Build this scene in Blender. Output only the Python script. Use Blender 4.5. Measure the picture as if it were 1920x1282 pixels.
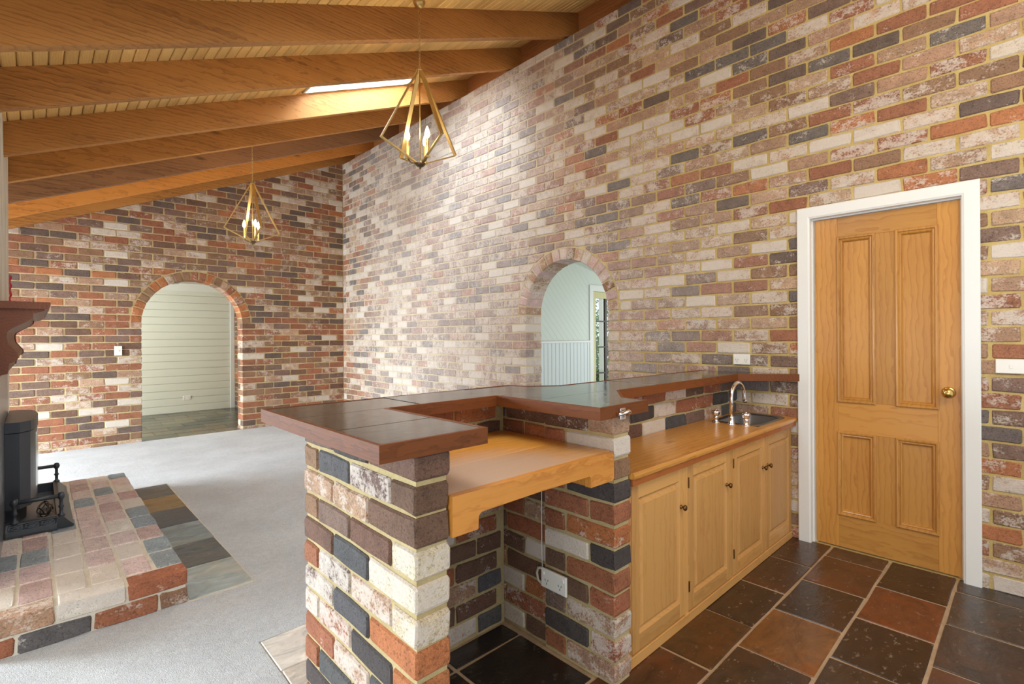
import bpy, bmesh, math, random
from math import sin, cos, pi, sqrt, radians, atan2
from mathutils import Vector, Matrix

for o in list(bpy.data.objects):
    bpy.data.objects.remove(o, do_unlink=True)
SC = bpy.context.scene
COL = SC.collection
RNG = random.Random(7)

# ------------------------------------------------------------------ camera
F_PX, YAW, ROLL, HC = 939.66, radians(46.487), radians(-0.333), 1.327
cam_d = bpy.data.cameras.new('camera')
cam_d.sensor_width = 36.0
cam_d.sensor_fit = 'HORIZONTAL'
cam_d.lens = F_PX / 1920 * 36.0
cam_d.shift_y = -10.74 / 1920
cam_d.clip_start = 0.05
cam = bpy.data.objects.new('camera', cam_d)
COL.objects.link(cam)
_fw = Vector((cos(YAW), sin(YAW), 0)); _rt = Vector((sin(YAW), -cos(YAW), 0)); _up = Vector((0, 0, 1))
_r2 = _rt * cos(ROLL) + _up * sin(ROLL); _u2 = -_rt * sin(ROLL) + _up * cos(ROLL)
_m = Matrix((_r2, _u2, -_fw)).transposed().to_4x4()
_m.translation = Vector((0, 0, HC))
cam.matrix_world = _m
SC.camera = cam

def project(p):
    v = Vector(p) - Vector((0, 0, HC)); d = v.dot(_fw)
    if d < 0.05: return None
    return (960 + F_PX * v.dot(_r2) / d, 641 - 10.74 - F_PX * v.dot(_u2) / d, d)

# ------------------------------------------------------------------ world, lights, exposure
def S(r, g, b):
    f = lambda c: (c / 255) / 12.92 if c / 255 <= .04045 else ((c / 255 + .055) / 1.055) ** 2.4
    return (f(r), f(g), f(b), 1.0)

W = bpy.data.worlds.new('world'); SC.world = W; W.use_nodes = True
W.node_tree.nodes['Background'].inputs[0].default_value = (0.88, 0.94, 1.0, 1)
W.node_tree.nodes['Background'].inputs[1].default_value = 0.9

def area(name, loc, target, sx, sy, power, col):
    d = bpy.data.lights.new(name, 'AREA'); d.shape = 'RECTANGLE'; d.size = sx; d.size_y = sy
    d.energy = power; d.color = col
    o = bpy.data.objects.new(name, d); COL.objects.link(o)
    o.location = loc
    o.rotation_euler = (Vector(target) - Vector(loc)).to_track_quat('-Z', 'Y').to_euler()
    return o
area('skylight_daylight', (2.28, 4.285, 4.22), (2.28 + .42, 4.285, 3.22), 1.0, 0.74, 430, (0.74, 0.87, 1.0))
area('left_window_daylight', (-4.2, -1.0, 1.9), (0.5, 6.0, 1.2), 3.4, 2.4, 165, (0.84, 0.93, 1.0))
area('alcove_fill', (-4.2, 6.5, 1.6), (3.5, 5.4, 1.7), 2.2, 2.2, 960, (0.80, 0.91, 1.0))  # unseen fill from the left alcove, added to wash the far walls
area('near_overhead_fill', (0.5, 1.75, 2.95), (0.75, 2.6, 0), 1.3, 0.9, 38, (0.82, 0.92, 1.0))  # overhead fill added below the unseen near ceiling, brightens carpet and hearth
area('hall_fill', (-1.1, 9.1, 1.3), (2.0, 9.6, 1.0), 1.6, 1.6, 45, (0.97, 1.0, 0.90))  # fill added at the hall's unseen left side to brighten it
area('sunroom_fill', (8.6, 2.9, 1.5), (5.2, 4.6, 1.2), 2.4, 1.8, 36, (0.92, 1.0, 0.96))  # added fill at the unseen far side, lifts the dim sunroom
area('kitchen_ceiling_light', (1.5, -0.5, 2.85), (3.6, 1.0, 2.0), 1.2, 1.2, 27, (1.0, 0.90, 0.74))
SC.view_settings.view_transform = 'Standard'
SC.view_settings.look = 'None'
SC.view_settings.gamma = 1.0
SC.view_settings.use_curve_mapping = False
SC.view_settings.exposure = 0.2

# ------------------------------------------------------------------ helpers
ORG = {}
def tag(o, label=None, cat=None, group=None, kind=None):
    if label: o['label'] = label
    if cat: o['category'] = cat
    if group: o['group'] = group
    if kind: o['kind'] = kind
    return o
def empty(name, loc, label=None, cat=None, group=None):
    o = bpy.data.objects.new(name, None); COL.objects.link(o)
    o.empty_display_size = 0.05
    o.location = loc; ORG[o] = Vector(loc)
    return tag(o, label, cat, group)

class MB:
    """collects polygons in world coordinates"""
    def __init__(s): s.v = []; s.f = []; s.sm = []
    def add(s, vs, fs, smooth=False):
        b = len(s.v); s.v += [tuple(v) for v in vs]
        for f in fs: s.f.append(tuple(i + b for i in f)); s.sm.append(smooth)
        return s
    def box(s, x0, x1, y0, y1, z0, z1):
        return s.add([(x0,y0,z0),(x1,y0,z0),(x1,y1,z0),(x0,y1,z0),(x0,y0,z1),(x1,y0,z1),(x1,y1,z1),(x0,y1,z1)],
                     [(0,3,2,1),(4,5,6,7),(0,1,5,4),(1,2,6,5),(2,3,7,6),(3,0,4,7)])
    def rbox(s, x0, x1, y0, y1, z0, z1, b=0.004):
        """box with chamfered edges"""
        vs = []; 
        for sx in (0, 1):
            for sy in (0, 1):
                for sz in (0, 1):
                    X = (x0, x1)[sx]; Y = (y0, y1)[sy]; Z = (z0, z1)[sz]
                    dx = b if sx == 0 else -b; dy = b if sy == 0 else -b; dz = b if sz == 0 else -b
                    vs += [(X, Y + dy, Z + dz), (X + dx, Y, Z + dz), (X + dx, Y + dy, Z)]
        bm = bmesh.new()
        bv = [bm.verts.new(v) for v in vs]
        r = bmesh.ops.convex_hull(bm, input=bv)
        bm.verts.index_update()
        s.add([v.co[:] for v in bm.verts], [[v.index for v in f.verts] for f in bm.faces])
        bm.free(); return s
    def prism(s, pts, z0, z1):
        """plan polygon (ccw) extruded in z"""
        n = len(pts)
        a = sum(pts[i][0]*pts[(i+1)%n][1]-pts[(i+1)%n][0]*pts[i][1] for i in range(n))
        if a < 0: pts = pts[::-1]
        vs = [(x, y, z0) for x, y in pts] + [(x, y, z1) for x, y in pts]
        return s.add(vs, [tuple(range(n))[::-1], tuple(range(n, 2*n))] + [(i, (i+1)%n, n+(i+1)%n, n+i) for i in range(n)])
    def extrude(s, pts, d, O=(0,0,0), A=(1,0,0), B=(0,0,1)):
        """polygon pts in plane (A,B) at O extruded along vector d"""
        O = Vector(O); A = Vector(A); B = Vector(B); d = Vector(d); n = len(pts)
        p = [O + A*a + B*b for a, b in pts]; q = [v + d for v in p]
        return s.add(p + q, [tuple(range(n)), tuple(range(n, 2*n))[::-1]] + [((i+1)%n, i, n+i, n+(i+1)%n) for i in range(n)])
    def tube(s, path, r, n=8, cap=True, smooth=True):
        path = [Vector(p) for p in path]; rs = r if isinstance(r, (list, tuple)) else [r]*len(path)
        rings = []; prev = None
        for i, p in enumerate(path):
            t = (path[min(i+1, len(path)-1)] - path[max(i-1, 0)]).normalized()
            a = prev if prev else (Vector((0,0,1)) if abs(t.z) < .9 else Vector((1,0,0)))
            a = (a - t*a.dot(t)).normalized(); prev = a; b = t.cross(a)
            rings.append([p + (a*cos(2*pi*k/n) + b*sin(2*pi*k/n))*rs[i] for k in range(n)])
        vs = [v for R in rings for v in R]
        fs = [(i*n+k, i*n+(k+1)%n, (i+1)*n+(k+1)%n, (i+1)*n+k) for i in range(len(rings)-1) for k in range(n)]
        s.add(vs, fs, smooth)
        if cap: s.add(rings[0], [tuple(range(n))[::-1]]); s.add(rings[-1], [tuple(range(n))])
        return s
    def lathe(s, c, prof, n=20, axis=(0,0,1), smooth=True):
        """prof = [(r,h)] along axis from centre c"""
        ax = Vector(axis).normalized(); a = Vector((1,0,0)) if abs(ax.x) < .9 else Vector((0,1,0))
        a = (a - ax*a.dot(ax)).normalized(); b = ax.cross(a); c = Vector(c)
        vs = [c + ax*h + (a*cos(2*pi*k/n) + b*sin(2*pi*k/n))*r for r, h in prof for k in range(n)]
        fs = [(i*n+k, i*n+(k+1)%n, (i+1)*n+(k+1)%n, (i+1)*n+k) for i in range(len(prof)-1) for k in range(n)]
        s.add(vs, fs, smooth)
        if prof[0][0] > 1e-5: s.add(vs[:n], [tuple(range(n))[::-1]])
        if prof[-1][0] > 1e-5: s.add(vs[-n:], [tuple(range(n))])
        return s
    def loops(s, u0, u1, v0, v1, prof, P, close=True):
        """nested rectangular loops: prof=[(inset, depth)], P(u,v,depth)->world"""
        vs = []; fs = []
        for i, (k, d) in enumerate(prof):
            vs += [P(u0+k, v0+k, d), P(u1-k, v0+k, d), P(u1-k, v1-k, d), P(u0+k, v1-k, d)]
            if i:
                b = 4*(i-1); fs += [(b+j, b+(j+1)%4, b+4+(j+1)%4, b+4+j) for j in range(4)]
        if close: b = len(vs)-4; fs.append((b, b+1, b+2, b+3))
        return s.add(vs, fs)
    def build(s, name, mat, parent=None, origin=None, base=False):
        xs, ys, zs = zip(*s.v)
        if origin is None:
            origin = ((min(xs)+max(xs))/2, (min(ys)+max(ys))/2, min(zs) if base else (min(zs)+max(zs))/2)
        O = Vector(origin)
        me = bpy.data.meshes.new(name)
        me.from_pydata([(Vector(v) - O)[:] for v in s.v], [], s.f)
        me.polygons.foreach_set('use_smooth', s.sm)
        bm = bmesh.new(); bm.from_mesh(me); bmesh.ops.remove_doubles(bm, verts=bm.verts, dist=1e-6)
        bmesh.ops.recalc_face_normals(bm, faces=bm.faces); bm.to_mesh(me); bm.free()
        me.materials.append(mat)
        o = bpy.data.objects.new(name, me); COL.objects.link(o)
        ORG[o] = O
        if parent is not None:
            o.parent = parent; o.location = O - ORG[parent]
        else: o.location = O
        return o
def struct(o, label, cat):
    return tag(o, label, cat, kind='structure')

# ------------------------------------------------------------------ materials
def newmat(name):
    m = bpy.data.materials.new(name); m.use_nodes = True
    nt = m.node_tree; b = nt.nodes['Principled BSDF']
    return m, nt, b
def N(nt, t, **kw):
    n = nt.nodes.new(t)
    for k, v in kw.items():
        if k.startswith('_'): setattr(n, k[1:], v)
        else:
            n.inputs[k.replace('__', ' ')].default_value = v
    return n
def L(nt, a, b): nt.links.new(a, b)
def mixc(nt, fac, a, b, mode='MIX'):
    n = nt.nodes.new('ShaderNodeMix'); n.data_type = 'RGBA'; n.blend_type = mode
    for sock, val in ((n.inputs[0], fac), (n.inputs[6], a), (n.inputs[7], b)):
        if hasattr(val, 'links'): nt.links.new(val, sock)
        else: sock.default_value = val
    return n.outputs[2]
def math_(nt, op, a, b=0.0, clamp=False):
    n = nt.nodes.new('ShaderNodeMath'); n.operation = op; n.use_clamp = clamp
    for sock, val in ((n.inputs[0], a), (n.inputs[1], b)):
        if hasattr(val, 'links'): nt.links.new(val, sock)
        else: sock.default_value = val
    return n.outputs[0]
def ramp(nt, src, stops):
    n = nt.nodes.new('ShaderNodeValToRGB'); e = n.color_ramp.elements
    while len(e) < len(stops): e.new(.5)
    for i, (p, c) in enumerate(stops):
        e[i].position = p; e[i].color = c if hasattr(c, '__len__') else (c, c, c, 1)
    nt.links.new(src, n.inputs[0]); return n
def bump(nt, b, height, strength=.3, dist=.002):
    n = N(nt, 'ShaderNodeBump', Strength=strength, Distance=dist)
    nt.links.new(height, n.inputs['Height']); nt.links.new(n.outputs[0], b.inputs['Normal'])
def coords(nt, seed=True, amp=1.0):
    tc = nt.nodes.new('ShaderNodeTexCoord')
    if not seed: return tc.outputs['Object']
    oi = nt.nodes.new('ShaderNodeObjectInfo')
    v = nt.nodes.new('ShaderNodeVectorMath'); v.operation = 'ADD'
    c = nt.nodes.new('ShaderNodeCombineXYZ')
    for i, k in enumerate((37.0, 71.0, 13.0)): L(nt, math_(nt, 'MULTIPLY', oi.outputs['Random'], k*amp), c.inputs[i])
    L(nt, tc.outputs['Object'], v.inputs[0]); L(nt, c.outputs[0], v.inputs[1])
    return v.outputs[0]
def noise(nt, co, scale, detail=4, rough=.6, vecscale=None, dist=0.0):
    n = N(nt, 'ShaderNodeTexNoise', Scale=scale, Detail=detail, Roughness=rough, Distortion=dist)
    if vecscale:
        m = nt.nodes.new('ShaderNodeMapping'); m.inputs['Scale'].default_value = vecscale
        L(nt, co, m.inputs[0]); co = m.outputs[0]
    L(nt, co, n.inputs['Vector']); return n.outputs[0]

def paint(name, col, rough=.5, nb=0.0, metal=0.0, spec=.5):
    m, nt, b = newmat(name)
    b.inputs['Base Color'].default_value = col; b.inputs['Roughness'].default_value = rough
    b.inputs['Metallic'].default_value = metal; b.inputs['Specular IOR Level'].default_value = spec
    if nb:
        co = coords(nt, False); bump(nt, b, noise(nt, co, 40, 3), nb, .002)
    return m

def brick_mat(name, attr):
    m, nt, b = newmat(name)
    if attr:
        a = nt.nodes.new('ShaderNodeAttribute'); a.attribute_name = 'bc'
        base, al = a.outputs['Color'], a.outputs['Alpha']; co = coords(nt, False)
    else:
        a = nt.nodes.new('ShaderNodeObjectInfo'); base, al = a.outputs['Color'], a.outputs['Alpha']; co = coords(nt)
    n1 = noise(nt, co, 16, 4, .65); n2 = noise(nt, co, 11, 7, .78, (1, 1.3, 1)); n3 = noise(nt, co, 110, 3, .6); n4 = noise(nt, co, 300, 2, .6)
    var = ramp(nt, n1, [(.3, .78), (.5, 1.0), (.72, 1.15)])
    c = mixc(nt, 1.0, base, var.outputs[0], 'MULTIPLY')
    sp = ramp(nt, n3, [(.33, .42), (.47, 1.0)])
    c = mixc(nt, .7, c, sp.outputs[0], 'MULTIPLY')
    c = mixc(nt, 1.0, c, ramp(nt, n4, [(.3, .74), (.7, 1.26)]).outputs[0], 'MULTIPLY')
    # lime wash left on reclaimed bricks: patchy, amount from alpha
    t = math_(nt, 'ADD', n2, math_(nt, 'MULTIPLY', al, .62))
    t = math_(nt, 'ADD', t, math_(nt, 'MULTIPLY', math_(nt, 'SUBTRACT', n3, .5), .34))
    w = ramp(nt, t, [(.74, 0.0), (.82, .62), (1.02, .96)])
    c = mixc(nt, w.outputs[0], c, S(214, 203, 191))
    L(nt, c, b.inputs['Base Color'])
    b.inputs['Roughness'].default_value = .82; b.inputs['Specular IOR Level'].default_value = .35
    h = math_(nt, 'ADD', math_(nt, 'MULTIPLY', n3, .7), n2)
    bump(nt, b, h, .8, .006)
    return m
M = {}
M['brick'] = brick_mat('brick_piece', False)
M['brickwork'] = brick_mat('brick_mass', True)

def mortar(name, c1, c2):
    m, nt, b = newmat(name); co = coords(nt, False)
    n1 = noise(nt, co, 9, 5, .65); n2 = noise(nt, co, 120, 3)
    c = ramp(nt, n1, [(.3, c1), (.7, c2)])
    L(nt, mixc(nt, .35, c.outputs[0], ramp(nt, n2, [(.3, .55), (.5, 1.0)]).outputs[0], 'MULTIPLY'), b.inputs['Base Color'])
    b.inputs['Roughness'].default_value = .9
    bump(nt, b, math_(nt, 'ADD', n1, n2), .5, .004); return m
M['mortar'] = mortar('yellow_mortar', S(180, 154, 90), S(206, 184, 124))
M['mortar_bar'] = mortar('bar_mortar', S(170, 150, 104), S(194, 176, 130))
M['mortar_end'] = mortar('end_wall_mortar', S(186, 164, 118), S(210, 192, 150))
def daylight_paled(m):  # daylight painted into the mortar colour, paler towards the far end
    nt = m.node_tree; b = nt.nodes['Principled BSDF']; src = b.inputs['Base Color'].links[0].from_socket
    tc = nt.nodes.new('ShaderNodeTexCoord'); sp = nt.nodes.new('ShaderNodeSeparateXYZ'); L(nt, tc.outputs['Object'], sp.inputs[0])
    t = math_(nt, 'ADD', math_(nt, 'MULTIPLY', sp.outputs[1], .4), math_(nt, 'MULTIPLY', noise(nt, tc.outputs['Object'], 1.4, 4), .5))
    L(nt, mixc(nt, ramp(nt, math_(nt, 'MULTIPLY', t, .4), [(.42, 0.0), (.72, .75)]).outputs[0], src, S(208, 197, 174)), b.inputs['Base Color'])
daylight_paled(M['mortar'])
M['grout'] = mortar('floor_grout', S(168, 142, 112), S(196, 170, 138))
M['lime'] = mortar('pale_mortar', S(206, 196, 174), S(226, 218, 202))

def wood(name, dark, light, axis='X', ring=16.0, rough=.45, bmp=.15, fiber=.35, tilt=.05, knots=True, spec=.5, coat=0.0, dist=6.5):
    m, nt, b = newmat(name); co = coords(nt)
    mp = nt.nodes.new('ShaderNodeMapping'); L(nt, coords(nt, True, .012), mp.inputs[0])
    ai = 'XYZ'.index(axis)
    sc = [1.0]*3; sc[ai] = .30; mp.inputs['Scale'].default_value = sc
    rot = [0.0]*3; rot[(ai+1) % 3] = tilt; rot[(ai+2) % 3] = tilt*.7; mp.inputs['Rotation'].default_value = rot
    wv = N(nt, 'ShaderNodeTexWave', Scale=ring*1.1, Distortion=dist, Detail=2.0)
    wv.inputs['Detail Scale'].default_value = 1.7; wv.inputs['Detail Roughness'].default_value = .6
    wv.wave_type = 'RINGS'; wv.rings_direction = axis; wv.wave_profile = 'SAW'
    L(nt, mp.outputs[0], wv.inputs['Vector'])
    fs = [150.0]*3; fs[ai] = 3.0
    fib = noise(nt, co, 1.0, 3, .6, fs)
    ls = [3.0]*3; ls[ai] = .8
    big = noise(nt, co, 1.0, 3, .55, ls)
    r = ramp(nt, wv.outputs['Fac'], [(0.0, 0.0), (.6, .3), (.9, 1.0), (1.0, .1)])
    t = math_(nt, 'ADD', math_(nt, 'MULTIPLY', r.outputs[0], .5), math_(nt, 'MULTIPLY', math_(nt, 'SUBTRACT', fib, .5), fiber*2))
    t = math_(nt, 'ADD', t, math_(nt, 'MULTIPLY', math_(nt, 'SUBTRACT', big, .5), 1.3), True)
    c = mixc(nt, t, light, dark)
    if knots:
        ks = [7.0]*3; ks[ai] = 2.2
        mk = nt.nodes.new('ShaderNodeMapping'); mk.inputs['Scale'].default_value = ks; L(nt, co, mk.inputs[0])
        vo = N(nt, 'ShaderNodeTexVoronoi', Scale=.55); L(nt, mk.outputs[0], vo.inputs['Vector'])
        kr = ramp(nt, vo.outputs['Distance'], [(.03, .75), (.1, 0.0)])
        c = mixc(nt, kr.outputs[0], c, (dark[0]*.35, dark[1]*.3, dark[2]*.3, 1))
    oi = nt.nodes.new('ShaderNodeObjectInfo')
    hs = nt.nodes.new('ShaderNodeHueSaturation'); L(nt, c, hs.inputs['Color'])
    L(nt, math_(nt, 'ADD', math_(nt, 'MULTIPLY', oi.outputs['Random'], .26), .87), hs.inputs['Value'])
    L(nt, hs.outputs[0], b.inputs['Base Color'])
    b.inputs['Roughness'].default_value = rough; b.inputs['Specular IOR Level'].default_value = spec
    if coat: b.inputs['Coat Weight'].default_value = coat; b.inputs['Coat Roughness'].default_value = .18
    bump(nt, b, math_(nt, 'ADD', fib, math_(nt, 'MULTIPLY', r.outputs[0], .5)), bmp, .003)
    return m
M['beam'] = wood('rough_sawn_beam', S(112, 66, 26), S(190, 130, 62), 'X', 14, .7, .6, .55)
M['beam_grey'] = wood('greyed_rough_sawn_beam', S(92, 62, 42), S(158, 114, 76), 'X', 14, .75, .6, .6)
M['beam_gold'] = wood('golden_rough_sawn_beam', S(150, 86, 32), S(212, 142, 66), 'X', 14, .7, .6, .5)
M['ledger'] = wood('ledger_timber', S(140, 84, 42), S(190, 124, 68), 'Y', 12, .7, .5, .5)
M['board'] = wood('ceiling_pine', S(222, 166, 88), S(246, 206, 132), 'Y', 26, .5, .15, .25, knots=False)
M['door_v'] = wood('door_pine_upright', S(162, 100, 38), S(198, 142, 68), 'Z', 11, .34, .06, .22, knots=False, coat=.3)
M['door_h'] = wood('door_pine_across', S(162, 100, 38), S(198, 142, 68), 'Y', 11, .34, .06, .22, knots=False, coat=.3)
M['cab_v'] = wood('cabinet_pine_upright', S(186, 130, 68), S(210, 158, 92), 'Z', 13, .42, .06, .22, knots=False, coat=.15)
M['cab_h'] = wood('cabinet_pine_across', S(186, 130, 68), S(210, 158, 92), 'X', 13, .42, .06, .22, knots=False, coat=.15)
M['bench'] = wood('bench_timber', S(170, 100, 32), S(222, 158, 74), 'X', 10, .33, .05, .2, knots=True, coat=.35)
M['bench_edge'] = wood('bench_edge_timber', S(128, 66, 26), S(172, 98, 44), 'X', 18, .4, .08, .3, knots=False)
M['desk_edge'] = wood('desk_edge_timber', S(176, 104, 36), S(214, 146, 66), 'X', 18, .4, .08, .3, knots=False)
M['edge'] = wood('red_brown_edging', S(84, 44, 17), S(120, 67, 29), 'X', 22, .55, .12, .4, knots=False, spec=.3)
M['edge_y'] = wood('red_brown_edging_b', S(84, 44, 17), S(120, 67, 29), 'Y', 22, .55, .12, .4, knots=False, spec=.3)
M['mantel'] = wood('mantel_timber', S(84, 40, 21), S(122, 66, 33), 'Y', 18, .5, .08, .3, knots=False)

def desk_mat():
    m = wood('worn_desk_timber', S(180, 104, 32), S(224, 156, 66), 'X', 9, .34, .05, .2, knots=False, coat=.3)
    nt = m.node_tree; b = nt.nodes['Principled BSDF']
    src = b.inputs['Base Color'].links[0].from_socket
    tc = nt.nodes.new('ShaderNodeTexCoord'); co = tc.outputs['Object']
    # varnish worn off in a pale patch towards the front left
    vm = nt.nodes.new('ShaderNodeVectorMath'); vm.operation = 'DISTANCE'
    mp = nt.nodes.new('ShaderNodeMapping'); mp.inputs['Scale'].default_value = (1.0, 1.35, 1.0); L(nt, co, mp.inputs[0])
    L(nt, mp.outputs[0], vm.inputs[0]); vm.inputs[1].default_value = (-.16, -.32, .0)
    d = math_(nt, 'ADD', vm.outputs['Value'], math_(nt, 'MULTIPLY', noise(nt, co, 6, 5, .6), .22))
    w = ramp(nt, d, [(.36, .85), (.62, 0.0)])
    c = mixc(nt, w.outputs[0], src, S(204, 176, 152))
    L(nt, c, b.inputs['Base Color'])
    return m
M['desk'] = desk_mat()

def slate(name, rough, bstr, wash=S(150, 140, 128), wet=0.5, streak=.5):
    """slate tile; base colour per tile from the object's colour, cleft layers and mineral stains procedural"""
    m, nt, b = newmat(name); co = coords(nt)
    oi = nt.nodes.new('ShaderNodeObjectInfo')
    n1 = noise(nt, co, 5, 7, .66, (1, 2.0, 1), 1.2); n2 = noise(nt, co, 24, 6, .66, (1, 1.8, 1)); n3 = noise(nt, co, 2.6, 4, .6, None, 1.5)
    c = mixc(nt, 1.0, oi.outputs['Color'], ramp(nt, n1, [(.28, .5), (.48, .95), (.56, 1.05), (.75, 1.6)]).outputs[0], 'MULTIPLY')
    rust = mixc(nt, 1.0, oi.outputs['Color'], (1.7, 1.15, .7, 1), 'MULTIPLY')
    c = mixc(nt, math_(nt, 'MULTIPLY', ramp(nt, n3, [(.50, 0.0), (.62, 1.0)]).outputs[0], streak), c, rust)
    c = mixc(nt, math_(nt, 'MULTIPLY', ramp(nt, n2, [(.60, 0.0), (.68, .7)]).outputs[0], oi.outputs['Alpha']), c, wash)
    L(nt, c, b.inputs['Base Color'])
    L(nt, math_(nt, 'ADD', math_(nt, 'MULTIPLY', n2, .2), rough - .1), b.inputs['Roughness'])
    b.inputs['Specular IOR Level'].default_value = wet
    h = math_(nt, 'ADD', math_(nt, 'MULTIPLY', n1, 1.2), math_(nt, 'ADD', math_(nt, 'MULTIPLY', n2, .35), n3))
    bump(nt, b, h, bstr, .01); return m
M['slate_floor'] = slate('sealed_floor_slate', .22, .30, S(150, 134, 116), .55)
M['slate_top'] = slate('sealed_bar_slate', .08, .06, S(120, 110, 100), .7, .2)
M['slate_dull'] = slate('unsealed_slate', .5, .35, S(150, 150, 146), .4, .25)

def carpet_mat():
    m, nt, b = newmat('grey_carpet'); co = coords(nt, False)
    n1 = noise(nt, co, 260, 2, .7); n2 = noise(nt, co, 1.6, 4, .6); n3 = noise(nt, co, 30, 4, .7)
    c = ramp(nt, n2, [(.3, S(198, 201, 203)), (.7, S(220, 223, 225))])
    c2 = mixc(nt, .55, c.outputs[0], ramp(nt, n1, [(.3, .5), (.6, 1.12)]).outputs[0], 'MULTIPLY')
    c2 = mixc(nt, .35, c2, ramp(nt, n3, [(.3, .75), (.6, 1.05)]).outputs[0], 'MULTIPLY')
    L(nt, c2, b.inputs['Base Color']); b.inputs['Roughness'].default_value = .95
    b.inputs['Specular IOR Level'].default_value = .1
    bump(nt, b, math_(nt, 'ADD', n1, n3), .8, .006); return m
M['carpet'] = carpet_mat()
M['white'] = paint('white_gloss_paint', S(236, 236, 232), .38)
M['plastic'] = paint('white_plastic', S(240, 238, 230), .35)
M['slot'] = paint('dark_slot', S(30, 28, 26), .6)
M['shiplap'] = paint('off_white_board_paint', S(226, 226, 212), .5)
M['pale_green'] = paint('pale_green_white_paint', S(222, 228, 218), .5, .1)
M['wainscot'] = paint('wainscot_white', S(224, 230, 230), .45)
M['cornice'] = paint('cornice_white', S(238, 238, 232), .5)
M['plaster'] = paint('beige_plaster', S(206, 196, 178), .8)
M['chimney'] = None
def chimney_mat():
    m, nt, b = newmat('whitewashed_chimney'); co = coords(nt, False)
    n1 = noise(nt, co, 6, 5, .65, (1, 1, .35)); n2 = noise(nt, co, 60, 4, .6)
    c = ramp(nt, n1, [(.3, S(188, 180, 164)), (.6, S(228, 222, 208))])
    L(nt, c.outputs[0], b.inputs['Base Color']); b.inputs['Roughness'].default_value = .9
    bump(nt, b, math_(nt, 'ADD', n1, n2), .6, .01); return m
M['chimney'] = chimney_mat()
M['steel_black'] = paint('black_stove_steel', S(62, 66, 72), .36, 0, .4)
M['iron'] = paint('cast_iron', S(74, 80, 86), .36, .1, .6)
M['panel_dark'] = paint('dark_grey_panel', S(96, 100, 106), .28, 0, .3)
M['chrome'] = paint('chrome', (.85, .85, .86, 1), .08, 0, 1.0)
M['steel'] = paint('stainless_steel', (.34, .33, .32, 1), .34, 0, 1.0)
M['brass'] = paint('polished_brass', S(214, 178, 104), .16, 0, 1.0)
M['knob_bronze'] = paint('aged_bronze', S(120, 92, 56), .3, 0, 1.0)
M['lamp_brass'] = paint('brushed_champagne_brass', S(206, 178, 116), .32, 0, .9)
M['lamp_dark'] = paint('bronze_hub', S(110, 92, 70), .35, 0, .9)
M['candle'] = paint('candle_sleeve', S(232, 214, 160), .5)
M['glass_plain'] = None
def glass_mat(name, rough=0.0, col=(1, 1, 1, 1)):
    m, nt, b = newmat(name)
    b.inputs['Base Color'].default_value = col; b.inputs['Roughness'].default_value = rough
    b.inputs['Transmission Weight'].default_value = 1.0; b.inputs['IOR'].default_value = 1.15
    return m
M['glass_plain'] = glass_mat('window_glass')
M['stove_glass'] = paint('stove_glass', S(204, 222, 224), .1, 0, .1, .8)  # pale base colour stands in for the bright room reflected in the stove
def emit(name, col, st):
    m, nt, b = newmat(name); b.inputs['Emission Color'].default_value = col; b.inputs['Emission Strength'].default_value = st
    b.inputs['Base Color'].default_value = col; return m
M['bulb'] = emit('lit_bulb', (1.0, .86, .62, 1), 22)
M['red'] = paint('red_ribbon', S(176, 34, 40), .6)
M['cream'] = paint('cream_door_paint', S(214, 204, 150), .5)
M['dark_bar'] = paint('dark_glazing_bar', S(58, 44, 34), .5)
M['leaf'] = paint('green_leaf', S(92, 138, 52), .5)
M['bark'] = paint('brown_stem', S(92, 74, 54), .8)
M['lawn'] = paint('lawn', S(112, 150, 70), .9)
M['cord'] = paint('black_cord', S(24, 24, 26), .4)

# ------------------------------------------------------------------ bricks
WASH = S(222, 210, 196)
PAL = dict(red=S(156, 98, 70), orange=S(178, 112, 70), brown=S(144, 110, 84), dbrown=S(112, 84, 68), plum=S(122, 99, 88),
           dark=S(98, 86, 80), blue=S(104, 100, 99), pink=S(190, 158, 130), rose=S(174, 139, 113), cream=S(206, 190, 165),
           slate=S(88, 86, 86), pinkw=S(212, 190, 184), creamw=S(220, 212, 202), bluew=S(146, 154, 158), rosew=S(196, 168, 160), coal=S(78, 70, 67))
def jit(c, r, a=.1):
    k = 1 + r.uniform(-a, a)
    return (c[0]*k*(1+r.uniform(-.04, .04)), c[1]*k, c[2]*k*(1+r.uniform(-.04, .04)))
def pick(r, mix):
    t = r.random()*sum(w for _, w, _, _ in mix)
    for nm, w, a0, a1 in mix:
        t -= w
        if t <= 0: break
    return (*jit(PAL[nm], r), r.uniform(a0, a1))
MIX_R = [('red', 13, .15, .5), ('orange', 6, .15, .45), ('brown', 12, .15, .45), ('plum', 9, .1, .4), ('dark', 4, .05, .3), ('blue', 6, .1, .36),
         ('pink', 18, .25, .6), ('rose', 18, .2, .55), ('cream', 6, .5, .8), ('rose', 7, .6, .85)]
MIX_E = [('red', 26, .05, .42), ('orange', 5, .05, .35), ('brown', 20, .1, .42), ('plum', 12, .05, .3), ('dark', 9, .0, .2), ('dbrown', 10, .05, .3),
         ('rose', 12, .25, .6), ('pink', 5, .3, .6), ('cream', 5, .5, .85)]
MIX_D = [('red', 26, .05, .4), ('orange', 8, .05, .35), ('dbrown', 18, .0, .3), ('coal', 12, .0, .15), ('slate', 6, 0, .2), ('plum', 8, .05, .35), ('rose', 8, .3, .6), ('cream', 8, .5, .9)]
MIX_H = [('pinkw', 24, .2, .5), ('rosew', 18, .2, .5), ('creamw', 22, .4, .7), ('bluew', 16, .1, .3)]

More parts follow.
